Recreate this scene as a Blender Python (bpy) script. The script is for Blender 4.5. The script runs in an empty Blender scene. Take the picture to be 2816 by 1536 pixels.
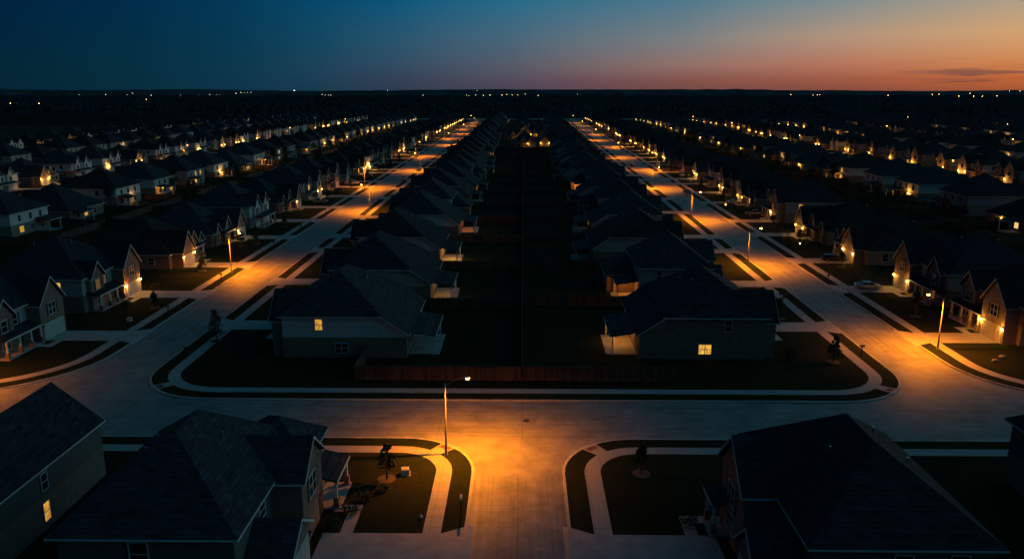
import bpy, math, random
from mathutils import Vector, Matrix, noise
random.seed(7)
S = bpy.context.scene
COL = S.collection
R = math.radians

# ------------------------------------------------------------------ helpers
def s2l(c):
    return tuple(((v/255)/12.92 if v/255 <= .04045 else ((v/255+.055)/1.055)**2.4) for v in c)

def warp(x, y):
    """plan of the estate: both long streets drift outwards, the outer ones on the right wander"""
    w = max(0., min(1., abs(x)/50.))
    d = (.011*(y-100) if x > 0 else -.0035*(y-150)) * w
    if x > 110:
        k = min(1., (x-110)/150.)
        d += k*(9*math.sin(y/118.+x*.004) + 5*math.sin(y/57.))
    if x < -110:
        d += min(1., (-x-110)/120.)*4*math.sin(y/150.)
    return x+d, y

class MB:
    def __init__(s): s.v = []; s.f = []; s.m = []; s.uv = {}
    def add(s, vs, fs, m=0):
        b = len(s.v); s.v += [tuple(p) for p in vs]
        for f in fs: s.f.append(tuple(i+b for i in f)); s.m.append(m)
    def box(s, x0, x1, y0, y1, z0, z1, m=0):
        s.add([(x0,y0,z0),(x1,y0,z0),(x1,y1,z0),(x0,y1,z0),(x0,y0,z1),(x1,y0,z1),(x1,y1,z1),(x0,y1,z1)],
              [(0,3,2,1),(4,5,6,7),(0,1,5,4),(1,2,6,5),(2,3,7,6),(3,0,4,7)], m)
    def fbox(s, face, pl, u0, u1, z0, z1, d0, d1, m=0):
        if face == '+x': s.box(pl+d0, pl+d1, u0, u1, z0, z1, m)
        elif face == '-x': s.box(pl-d1, pl-d0, u0, u1, z0, z1, m)
        elif face == '+y': s.box(u0, u1, pl+d0, pl+d1, z0, z1, m)
        else: s.box(u0, u1, pl-d1, pl-d0, z0, z1, m)
    def prism(s, prof, axis, a, b, m=0):
        """closed polygon prof of (u,z), counter clockwise, swept along x or y"""
        n = len(prof)
        f = (lambda t, p: (t, p[0], p[1])) if axis == 'x' else (lambda t, p: (p[0], t, p[1]))
        vs = [f(a, p) for p in prof] + [f(b, p) for p in prof]
        fs = [tuple(range(n)), tuple(range(2*n-1, n-1, -1))]
        for i in range(n):
            j = (i+1) % n
            fs.append((j, i, n+i, n+j))
        if axis == 'x': fs = [tuple(reversed(q)) for q in fs]
        s.add(vs, fs, m)
    def tube(s, pts, rad, n=8, m=0):
        rings = []
        b = len(s.v)
        for i, p in enumerate(pts):
            p = Vector(p)
            d = (Vector(pts[min(i+1, len(pts)-1)]) - Vector(pts[max(i-1, 0)])).normalized()
            a = d.orthogonal().normalized(); c = d.cross(a)
            r = rad[i] if isinstance(rad, (list, tuple)) else rad
            for k in range(n):
                t = 2*math.pi*k/n
                s.v.append(tuple(p + a*math.cos(t)*r + c*math.sin(t)*r))
        for i in range(len(pts)-1):
            for k in range(n):
                k2 = (k+1) % n
                s.f.append((b+i*n+k, b+i*n+k2, b+(i+1)*n+k2, b+(i+1)*n+k)); s.m.append(m)
        s.f.append(tuple(b+k for k in range(n-1, -1, -1))); s.m.append(m)
        e = b+(len(pts)-1)*n
        s.f.append(tuple(e+k for k in range(n))); s.m.append(m)
    def cyl(s, x, y, z0, z1, r, n=12, m=0): s.tube([(x,y,z0),(x,y,z1)], r, n, m)
    def ball(s, c, r, m=0, n=8, sq=(1,1,1)):
        b = len(s.v); k = n//2
        s.v.append((c[0], c[1], c[2]-r*sq[2]))
        for i in range(1, k):
            t = math.pi*i/k
            for j in range(n):
                a = 2*math.pi*j/n
                s.v.append((c[0]+r*sq[0]*math.sin(t)*math.cos(a), c[1]+r*sq[1]*math.sin(t)*math.sin(a), c[2]-r*sq[2]*math.cos(t)))
        s.v.append((c[0], c[1], c[2]+r*sq[2])); e = len(s.v)-1
        for j in range(n):
            j2 = (j+1) % n
            s.f.append((b, b+1+j2, b+1+j)); s.m.append(m)
            for i in range(k-2):
                s.f.append((b+1+i*n+j, b+1+i*n+j2, b+1+(i+1)*n+j2, b+1+(i+1)*n+j)); s.m.append(m)
            s.f.append((b+1+(k-2)*n+j, b+1+(k-2)*n+j2, e)); s.m.append(m)
    def xf(s, mir=False):
        if mir:
            s.v = [(x, -y, z) for x, y, z in s.v]
            s.f = [tuple(reversed(f)) for f in s.f]
        return s
    def merge(s, o, M, mmap=None):
        b = len(s.v); s.v += [tuple(M @ Vector(p)) for p in o.v]
        for f, m in zip(o.f, o.m): s.f.append(tuple(i+b for i in f)); s.m.append(mmap[m] if mmap else m)
    def build(s, name, mats, parent=None, smooth=False, uv=None):
        me = bpy.data.meshes.new(name); me.from_pydata(s.v, [], s.f)
        if not isinstance(mats, (list, tuple)): mats = [mats]
        for m in mats: me.materials.append(m)
        me.polygons.foreach_set('material_index', s.m)
        if smooth: me.polygons.foreach_set('use_smooth', [True]*len(s.f))
        if uv:
            l = me.uv_layers.new(name='UVMap')
            for lp in me.loops: l.data[lp.index].uv = uv[lp.vertex_index]
        me.update()
        o = bpy.data.objects.new(name, me); COL.objects.link(o)
        if parent: o.parent = parent
        return o

def empty(name, loc=(0,0,0), rz=0, label=None, cat=None, group=None):
    o = bpy.data.objects.new(name, None); COL.objects.link(o)
    o.empty_display_size = .5; o.location = loc; o.rotation_euler = (0,0,rz)
    tag(o, label, cat, group); return o
def tag(o, label=None, cat=None, group=None, kind=None):
    if label: o['label'] = label
    if cat: o['category'] = cat
    if group: o['group'] = group
    if kind: o['kind'] = kind
    return o
ORD = ['','first','second','third','fourth','fifth','sixth','seventh','eighth','ninth','tenth','eleventh','twelfth','thirteenth',
       'fourteenth','fifteenth','sixteenth','seventeenth','eighteenth','nineteenth']
def ordn(n):
    if n < 20: return ORD[n]
    t = {2:'twent',3:'thirt',4:'fort',5:'fift'}[n//10]
    return t+'ieth' if n % 10 == 0 else t+'y-'+ORD[n % 10]

# ------------------------------------------------------------------ materials
def nt(name):
    m = bpy.data.materials.new(name); m.use_nodes = True
    t = m.node_tree; b = t.nodes['Principled BSDF']
    return m, t, b
def mix(t, fac, a, b, mode='MIX'):
    n = t.nodes.new('ShaderNodeMix'); n.data_type = 'RGBA'; n.blend_type = mode
    for sk, v in ((0, fac), (6, a), (7, b)):
        if hasattr(v, 'is_output'): t.links.new(v, n.inputs[sk])
        elif isinstance(v, (int, float)): n.inputs[sk].default_value = v
        else: n.inputs[sk].default_value = (*v, 1)
    return n.outputs[2]
def math_(t, op, a, b=0., c=0.):
    n = t.nodes.new('ShaderNodeMath'); n.operation = op
    for i, v in enumerate((a, b, c)):
        if hasattr(v, 'is_output'): t.links.new(v, n.inputs[i])
        else: n.inputs[i].default_value = v
    return n.outputs[0]
def noise_(t, vec, scale, detail=4, rough=.6):
    n = t.nodes.new('ShaderNodeTexNoise'); n.inputs['Scale'].default_value = scale
    n.inputs['Detail'].default_value = detail; n.inputs['Roughness'].default_value = rough
    if vec: t.links.new(vec, n.inputs['Vector'])
    return n.outputs[0]
def ramp(t, fac, stops, interp='LINEAR'):
    n = t.nodes.new('ShaderNodeValToRGB'); cr = n.color_ramp; cr.interpolation = interp
    while len(cr.elements) < len(stops): cr.elements.new(.5)
    for e, (p, c) in zip(cr.elements, stops):
        e.position = p; e.color = (*c, 1) if len(c) == 3 else c
    t.links.new(fac, n.inputs[0]); return n.outputs[0]
def coord(t, out='Object', scale=None, world=False):
    if world:
        o = t.nodes.new('ShaderNodeNewGeometry').outputs['Position']
    else:
        o = t.nodes.new('ShaderNodeTexCoord').outputs[out]
    if scale:
        mp = t.nodes.new('ShaderNodeMapping'); mp.inputs['Scale'].default_value = scale
        t.links.new(o, mp.inputs[0]); return mp.outputs[0]
    return o
def simple(name, col, rough=.7, var=.25, sc=3., metal=0., world=False, spec=.3, bump=0.):
    m, t, b = nt(name)
    v = coord(t, world=world)
    n1 = noise_(t, v, sc, 5)
    c = mix(t, ramp(t, n1, [(.3,(0,0,0)),(.7,(1,1,1))]), tuple(x*(1-var) for x in col), tuple(min(1, x*(1+var)) for x in col))
    t.links.new(c, b.inputs['Base Color'])
    b.inputs['Roughness'].default_value = rough; b.inputs['Metallic'].default_value = metal
    b.inputs['Specular IOR Level'].default_value = spec
    if bump:
        bn = t.nodes.new('ShaderNodeBump'); bn.inputs['Strength'].default_value = bump
        t.links.new(noise_(t, v, sc*6, 3), bn.inputs['Height']); t.links.new(bn.outputs[0], b.inputs['Normal'])
    return m
def brickmat(name, c1, c2, mortar, wscale=1.):
    m, t, b = nt(name)
    v = coord(t); sx = t.nodes.new('ShaderNodeSeparateXYZ'); t.links.new(v, sx.inputs[0])
    u = math_(t, 'ADD', sx.outputs[0], sx.outputs[1])
    cb = t.nodes.new('ShaderNodeCombineXYZ'); t.links.new(u, cb.inputs[0]); t.links.new(sx.outputs[2], cb.inputs[1])
    br = t.nodes.new('ShaderNodeTexBrick'); br.inputs['Scale'].default_value = 1
    br.inputs['Brick Width'].default_value = .42*wscale; br.inputs['Row Height'].default_value = .14*wscale
    br.inputs['Mortar Size'].default_value = .012; br.inputs['Bias'].default_value = -.1
    br.inputs['Color1'].default_value = (*c1, 1); br.inputs['Color2'].default_value = (*c2, 1); br.inputs['Mortar'].default_value = (*mortar, 1)
    t.links.new(cb.outputs[0], br.inputs[0])
    n = noise_(t, v, 1.3, 5)
    c = mix(t, .55, br.outputs[0], mix(t, n, (.35,.35,.35), (1.5,1.45,1.4)), 'MULTIPLY')
    t.links.new(c, b.inputs['Base Color']); b.inputs['Roughness'].default_value = .85
    b.inputs['Specular IOR Level'].default_value = .2
    return m
def sidingmat(name, col):
    m, t, b = nt(name)
    v = coord(t); sx = t.nodes.new('ShaderNodeSeparateXYZ'); t.links.new(v, sx.inputs[0])
    fr = math_(t, 'FRACT', math_(t, 'MULTIPLY', sx.outputs[2], 1/.2))
    line = math_(t, 'LESS_THAN', fr, .13)
    n = noise_(t, v, 1.6, 5)
    c = mix(t, .5, col, mix(t, n, (.6,.6,.6), (1.35,1.35,1.35)), 'MULTIPLY')
    c = mix(t, math_(t, 'MULTIPLY', line, .6), c, tuple(x*.35 for x in col))
    t.links.new(c, b.inputs['Base Color']); b.inputs['Roughness'].default_value = .7
    b.inputs['Specular IOR Level'].default_value = .25
    return m
def roofmat(name, col):
    m, t, b = nt(name)
    v = coord(t)
    br = t.nodes.new('ShaderNodeTexBrick'); br.inputs['Scale'].default_value = 1
    br.inputs['Brick Width'].default_value = .9; br.inputs['Row Height'].default_value = .3; br.inputs['Mortar Size'].default_value = .02
    br.inputs['Color1'].default_value = (*[x*.7 for x in col], 1); br.inputs['Color2'].default_value = (*[x*1.35 for x in col], 1)
    br.inputs['Mortar'].default_value = (*[x*.4 for x in col], 1)
    sx = t.nodes.new('ShaderNodeSeparateXYZ'); t.links.new(v, sx.inputs[0])
    cb = t.nodes.new('ShaderNodeCombineXYZ')
    t.links.new(math_(t, 'ADD', sx.outputs[0], sx.outputs[1]), cb.inputs[0]); t.links.new(math_(t, 'MULTIPLY', sx.outputs[2], 1.3), cb.inputs[1])
    t.links.new(cb.outputs[0], br.inputs[0])
    n = noise_(t, v, .9, 6, .7); n2 = noise_(t, v, 9., 3)
    c = mix(t, .7, br.outputs[0], mix(t, n, (.3,.3,.3), (1.7,1.7,1.7)), 'MULTIPLY')
    c = mix(t, .5, c, mix(t, n2, (.3,.3,.3), (1.7,1.7,1.7)), 'MULTIPLY')
    t.links.new(c, b.inputs['Base Color']); b.inputs['Roughness'].default_value = .85; b.inputs['Specular IOR Level'].default_value = .12
    return m
def emis(name, col, st, base=(.02,.02,.02), pat=0.):
    m, t, b = nt(name)
    b.inputs['Base Color'].default_value = (*base, 1)
    b.inputs['Emission Strength'].default_value = st
    if pat:
        v = coord(t, 'Object', (1.3, 1.3, .6)); n = noise_(t, v, 2.6, 2)
        c = mix(t, ramp(t, n, [(.38,(0,0,0)),(.6,(1,1,1))]), tuple(x*(1-pat) for x in col), col)
        t.links.new(c, b.inputs['Emission Color'])
    else:
        b.inputs['Emission Color'].default_value = (*col, 1)
    return m
def road_material(name, joints=True):
    m, t, b = nt(name)
    v = coord(t)
    base = (.235,.222,.21)
    n1 = noise_(t, v, .35, 6, .65); n2 = noise_(t, v, 6., 4)
    c = mix(t, ramp(t, n1, [(.3,(0,0,0)),(.7,(1,1,1))]), tuple(x*.68 for x in base), tuple(x*1.28 for x in base))
    c = mix(t, .35, c, mix(t, n2, (.5,.5,.5), (1.5,1.5,1.5)), 'MULTIPLY')
    if joints:
        uv = t.nodes.new('ShaderNodeTexCoord').outputs['UV']
        sx = t.nodes.new('ShaderNodeSeparateXYZ'); t.links.new(uv, sx.inputs[0])
        # tyre wear: long streaks
        mp = t.nodes.new('ShaderNodeMapping'); mp.inputs['Scale'].default_value = (1.4, .045, 1); t.links.new(uv, mp.inputs[0])
        n3 = noise_(t, mp.outputs[0], 1.6, 4)
        c = mix(t, .7, c, mix(t, ramp(t, n3, [(.35,(0,0,0)),(.65,(1,1,1))]), (.66,.64,.62), (1.15,1.15,1.15)), 'MULTIPLY')
        a = math_(t, 'LESS_THAN', math_(t, 'ABSOLUTE', sx.outputs[0]), .045)
        d = math_(t, 'LESS_THAN', math_(t, 'FRACT', math_(t, 'DIVIDE', sx.outputs[1], 9.2)), .0075)
        w = math_(t, 'MULTIPLY', math_(t, 'MAXIMUM', a, d), .5)
        c = mix(t, w, c, (.05,.045,.04))
        n4 = noise_(t, v, 1.1, 3, .5); c = mix(t, math_(t, 'MULTIPLY', ramp(t, n4, [(.60,(0,0,0)),(.74,(1,1,1))]), .45), c, (.09,.085,.08))
        # crack sealing, thin wandering lines
        vo = t.nodes.new('ShaderNodeTexVoronoi'); vo.feature = 'DISTANCE_TO_EDGE'; vo.inputs['Scale'].default_value = .075
        vn = t.nodes.new('ShaderNodeTexNoise'); vn.inputs['Scale'].default_value = .5; t.links.new(v, vn.inputs['Vector'])
        t.links.new(mix(t, .12, v, vn.outputs['Color'], 'ADD'), vo.inputs['Vector'])
        k = math_(t, 'MULTIPLY', math_(t, 'LESS_THAN', vo.outputs[0], .0016), .16)
        c = mix(t, k, c, (.06,.055,.05))
    t.links.new(c, b.inputs['Base Color'])
    b.inputs['Roughness'].default_value = .62; b.inputs['Specular IOR Level'].default_value = .35
    return m
def grass_material(name, g1, g2):
    m, t, b = nt(name); v = coord(t)
    n1 = noise_(t, v, .12, 5); n2 = noise_(t, v, 2.2, 6, .75); n3 = noise_(t, v, 14, 3)
    c = mix(t, ramp(t, n1, [(.35,(0,0,0)),(.65,(1,1,1))]), g1, g2)
    c = mix(t, .8, c, mix(t, n2, (.25,.25,.25), (1.75,1.75,1.75)), 'MULTIPLY')
    c = mix(t, .6, c, mix(t, n3, (.3,.3,.3), (1.7,1.7,1.7)), 'MULTIPLY')
    t.links.new(c, b.inputs['Base Color']); b.inputs['Roughness'].default_value = 1; b.inputs['Specular IOR Level'].default_value = .05
    bn = t.nodes.new('ShaderNodeBump'); bn.inputs['Strength'].default_value = .5; bn.inputs['Distance'].default_value = .08
    t.links.new(n3, bn.inputs['Height']); t.links.new(bn.outputs[0], b.inputs['Normal'])
    return m

M = {}
M['road'] = road_material('concrete_street')
M['roadplain'] = road_material('concrete_junction', False)
M['walk'] = simple('sidewalk_concrete', (.36,.335,.31), .75, .18, 1.1, world=True)
def joint_walk():
    m, t, b = nt('paved_walk'); v = coord(t)
    n = noise_(t, v, .7, 6); n2 = noise_(t, v, 8, 3)
    c = mix(t, n, (.27,.25,.235), (.42,.39,.365)); c = mix(t, .4, c, mix(t, n2, (.6,.6,.6), (1.4,1.4,1.4)), 'MULTIPLY')
    sx = t.nodes.new('ShaderNodeSeparateXYZ'); t.links.new(v, sx.inputs[0])
    f1 = math_(t, 'LESS_THAN', math_(t, 'FRACT', math_(t, 'DIVIDE', sx.outputs[0], 1.55)), .03)
    f2 = math_(t, 'LESS_THAN', math_(t, 'FRACT', math_(t, 'DIVIDE', sx.outputs[1], 1.55)), .03)
    c = mix(t, math_(t, 'MULTIPLY', math_(t, 'MAXIMUM', f1, f2), .45), c, (.06,.055,.05))
    t.links.new(c, b.inputs['Base Color']); b.inputs['Roughness'].default_value = .75
    return m
M['walk'] = joint_walk()
M['drive'] = simple('driveway_concrete', (.36,.335,.315), .7, .2, .6)
M['kerb'] = simple('kerb_concrete', (.42,.39,.36), .7, .2, 1.5)
M['ramp'] = simple('kerb_ramp_brick_red', (.16,.075,.055), .8, .2, 4)
M['grass'] = grass_material('lawn', (.013,.021,.009), (.024,.026,.011))
M['field'] = grass_material('open_field', (.018,.034,.016), (.03,.044,.02))
M['ground'] = grass_material('dark_ground', (.008,.012,.007), (.014,.016,.009))
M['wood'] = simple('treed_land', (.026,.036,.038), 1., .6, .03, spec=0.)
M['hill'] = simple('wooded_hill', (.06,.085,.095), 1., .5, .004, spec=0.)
BRICK = [brickmat('red_brick', (.20,.105,.08), (.28,.155,.115), (.34,.31,.28)), brickmat('brown_brick', (.17,.115,.085), (.25,.175,.13), (.32,.29,.26)),
         brickmat('grey_stone', (.20,.185,.165), (.33,.30,.265), (.36,.34,.31), 1.7), brickmat('tan_brick', (.24,.17,.12), (.33,.25,.18), (.36,.33,.29))]
SIDE = [sidingmat('grey_siding', (.36,.36,.37)), sidingmat('white_siding', (.62,.61,.60)), sidingmat('beige_siding', (.43,.39,.34)), sidingmat('blue_grey_siding', (.27,.30,.34)), sidingmat('dark_siding', (.12,.125,.12)), BRICK[1]]
ROOF = [roofmat('charcoal_shingle', (.030,.034,.041)), roofmat('brown_shingle', (.032,.030,.030)), roofmat('grey_shingle', (.040,.045,.051))]
M['trim'] = simple('painted_trim', (.62,.60,.57), .6, .08, 2)
M['gdoor'] = simple('garage_door_paint', (.48,.45,.41), .55, .12, .8)
M['door'] = simple('front_door_paint', (.12,.05,.03), .45, .15, 2)
M['shutter'] = simple('dark_shutter', (.03,.032,.035), .6, .1, 2)
M['fence'] = None
def fence_mat():
    m, t, b = nt('cedar_fence_boards'); v = coord(t, world=True)
    sx = t.nodes.new('ShaderNodeSeparateXYZ'); t.links.new(v, sx.inputs[0])
    u = math_(t, 'ADD', sx.outputs[0], sx.outputs[1])
    fl = math_(t, 'FLOOR', math_(t, 'DIVIDE', u, .3)); wn = t.nodes.new('ShaderNodeTexWhiteNoise'); wn.noise_dimensions = '1D'
    t.links.new(fl, wn.inputs['W'])
    c = mix(t, wn.outputs[0], (.06,.035,.022), (.15,.085,.05))
    gap = math_(t, 'LESS_THAN', math_(t, 'FRACT', math_(t, 'DIVIDE', u, .15)), .1)
    c = mix(t, math_(t, 'MULTIPLY', gap, .8), c, (.02,.012,.008))
    c = mix(t, .6, c, mix(t, noise_(t, v, 2, 5), (.4,.4,.4), (1.6,1.6,1.6)), 'MULTIPLY')
    t.links.new(c, b.inputs['Base Color']); b.inputs['Roughness'].default_value = .85
    return m
M['fence'] = fence_mat()
M['metal'] = simple('galvanised_pole', (.27,.27,.27), .55, .12, 3, metal=.3)
M['iron'] = simple('cast_iron', (.05,.045,.04), .6, .3, 8, metal=.3)
M['black'] = simple('black_plastic', (.02,.02,.02), .5, .2, 3)
M['leaf'] = simple('dark_leaves', (.035,.05,.02), .8, .5, 1.5)
M['leaf2'] = simple('dull_leaves', (.05,.055,.03), .8, .5, 1.5)
M['bark'] = simple('bark', (.09,.065,.045), .9, .3, 4)
M['rock'] = simple('pale_stone', (.4,.38,.35), .8, .2, 3)
M['tyre'] = simple('tyre_rubber', (.015,.015,.015), .9, .2, 5)
M['rim'] = simple('alloy_rim', (.5,.5,.52), .35, .1, 3, metal=.8)
def glass(name, col=(.012,.016,.02)):
    m, t, b = nt(name); b.inputs['Base Color'].default_value = (*col, 1); b.inputs['Roughness'].default_value = .06
    b.inputs['Specular IOR Level'].default_value = .7
    n = noise_(t, coord(t), .8, 2); t.links.new(ramp(t, n, [(.3,(.03,.03,.03)),(.8,(.14,.14,.14))]), b.inputs['Roughness']); return m
M['dark'] = glass('dark_glass'); M['blind'] = simple('drawn_blind', (.16,.17,.17), .5, .15, 2)
M['carglass'] = glass('car_glass', (.01,.012,.015))
def paint(name, col, rough=.3):
    m, t, b = nt(name); n = noise_(t, coord(t), 1.2, 4)
    t.links.new(mix(t, n, tuple(x*.85 for x in col), tuple(min(1, x*1.12) for x in col)), b.inputs['Base Color'])
    b.inputs['Roughness'].default_value = rough; b.inputs['Metallic'].default_value = .35; b.inputs['Coat Weight'].default_value = .6
    return m
WARM = (1.,.52,.13)
M['lit'] = emis('lit_window', (1.,.50,.075), 1.05, pat=.5)
M['lit2'] = emis('lit_window_amber', (1.,.46,.06), .82, pat=.5)
M['lit3'] = emis('lit_window_pale', (1.,.62,.20), 1.2, pat=.4)
M['dimlit'] = emis('dim_window', (1.,.42,.12), .16, pat=.5)
M['lampon'] = emis('lamp_glass_on', (1.,.50,.10), 22)
M['lampoff'] = simple('lamp_glass_off', (.2,.19,.17), .3, .1, 2)
M['sodium'] = emis('sodium_lens', (1.,.42,.06), 40)
M['farwarm'] = emis('distant_lamp_warm', (1.,.52,.17), 26)
M['farwhite'] = emis('distant_lamp_white', (1.,.84,.62), 18)

# ------------------------------------------------------------------ house generator
OV = .45
def hip_roof(roof, trim, x0, x1, y0, y1, h, p, back=True):
    x0 -= OV; x1 += OV; y0 -= OV; y1 += OV
    z = h-.05; t = .2
    hw = min(x1-x0, y1-y0)/2; zr = z+t+hw*p
    if x1-x0 >= y1-y0: a = (x0+hw, (y0+y1)/2, zr); b = (x1-hw, (y0+y1)/2, zr)
    else: a = ((x0+x1)/2, y0+hw, zr); b = ((x0+x1)/2, y1-hw, zr)
    v = [(x0,y0,z),(x1,y0,z),(x1,y1,z),(x0,y1,z),(x0,y0,z+t),(x1,y0,z+t),(x1,y1,z+t),(x0,y1,z+t), a, b]
    f = [(0,3,2,1),(0,1,5,4),(1,2,6,5),(2,3,7,6),(3,0,4,7)]
    if x1-x0 >= y1-y0: f += [(4,5,9,8),(5,6,9),(6,7,8,9),(7,4,8)]
    else: f += [(4,5,8),(5,6,9,8),(6,7,9),(7,4,8,9)]
    roof.add(v, f)
    e = .04; g = .12
    trim.box(x0-e, x1+e, y0-e, y0, z-.02, z+g); trim.box(x0-e, x1+e, y1, y1+e, z-.02, z+g)
    trim.box(x1, x1+e, y0, y1, z-.02, z+g)
    if back: trim.box(x0-e, x0, y0, y1, z-.02, z+g)
    # ridge and hip caps
    for q in (((x0,y0,z+t),a if x1-x0 >= y1-y0 or True else a),):
        pass
def gable_roof(roof, trim, ax, a0, a1, b0, b1, h, p, both=False):
    """ridge along ax from a0 to a1, span b0..b1"""
    b0 -= OV*.7; b1 += OV*.7; e1 = a1+OV*.8; e0 = a0-(OV*.8 if both else 0)
    z = h-.06; hw = (b1-b0)/2; c = (b0+b1)/2; zr = z+hw*p; t = .17
    if ax == 'x': prof = [(b0,z),(c,zr),(b1,z),(b1,z+t),(c,zr+t*1.3),(b0,z+t)]
    else: prof = [(b0,z),(c,zr),(b1,z),(b1,z+t),(c,zr+t*1.3),(b0,z+t)]
    roof.prism([(q[0], q[1]) for q in prof], ax, e0, e1)
    w = .2
    pr = [(b0-.03,z-.06),(c,zr-.06),(b1+.03,z-.06),(b1+.03,z-.06+w),(c,zr-.04+w),(b0-.03,z-.06+w)]
    trim.prism(pr, ax, e1, e1+.05)
    if both: trim.prism(pr, ax, e0-.05, e0)
    for bb in (b0, b1):
        lo, hi = (bb-.04, bb) if bb == b0 else (bb, bb+.04)
        if ax == 'x': trim.box(e0, e1, lo, hi, z-.02, z+.11)
        else: trim.box(lo, hi, e0, e1, z-.02, z+.11)
def window_mesh(fr, pn, face, pl, u, z, w, h, sh=None, two=False):
    b = .09; mb = fr
    mb.fbox(face, pl, u-w/2-b, u+w/2+b, z-b, z, 0.002, .07); mb.fbox(face, pl, u-w/2-b, u+w/2+b, z+h, z+h+b, 0.002, .07)
    mb.fbox(face, pl, u-w/2-b, u-w/2, z, z+h, 0.002, .07); mb.fbox(face, pl, u+w/2, u+w/2+b, z, z+h, 0.002, .07)
    mb.fbox(face, pl, u-w/2, u+w/2, z+h*.5-.035, z+h*.5+.035, .032, .06)
    if two or w > 1.4: mb.fbox(face, pl, u-.05, u+.05, z, z+h*.5-.035, .032, .065); mb.fbox(face, pl, u-.05, u+.05, z+h*.5+.035, z+h, .032, .065)
    pn.fbox(face, pl, u-w/2, u+w/2, z, z+h, .003, .03)
    if sh is not None:
        for sgn in (-1, 1):
            c = u+sgn*(w/2+b+.24)
            sh.fbox(face, pl, c-.2, c+.2, z-.05, z+h+.05, 0.002, .05)

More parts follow.
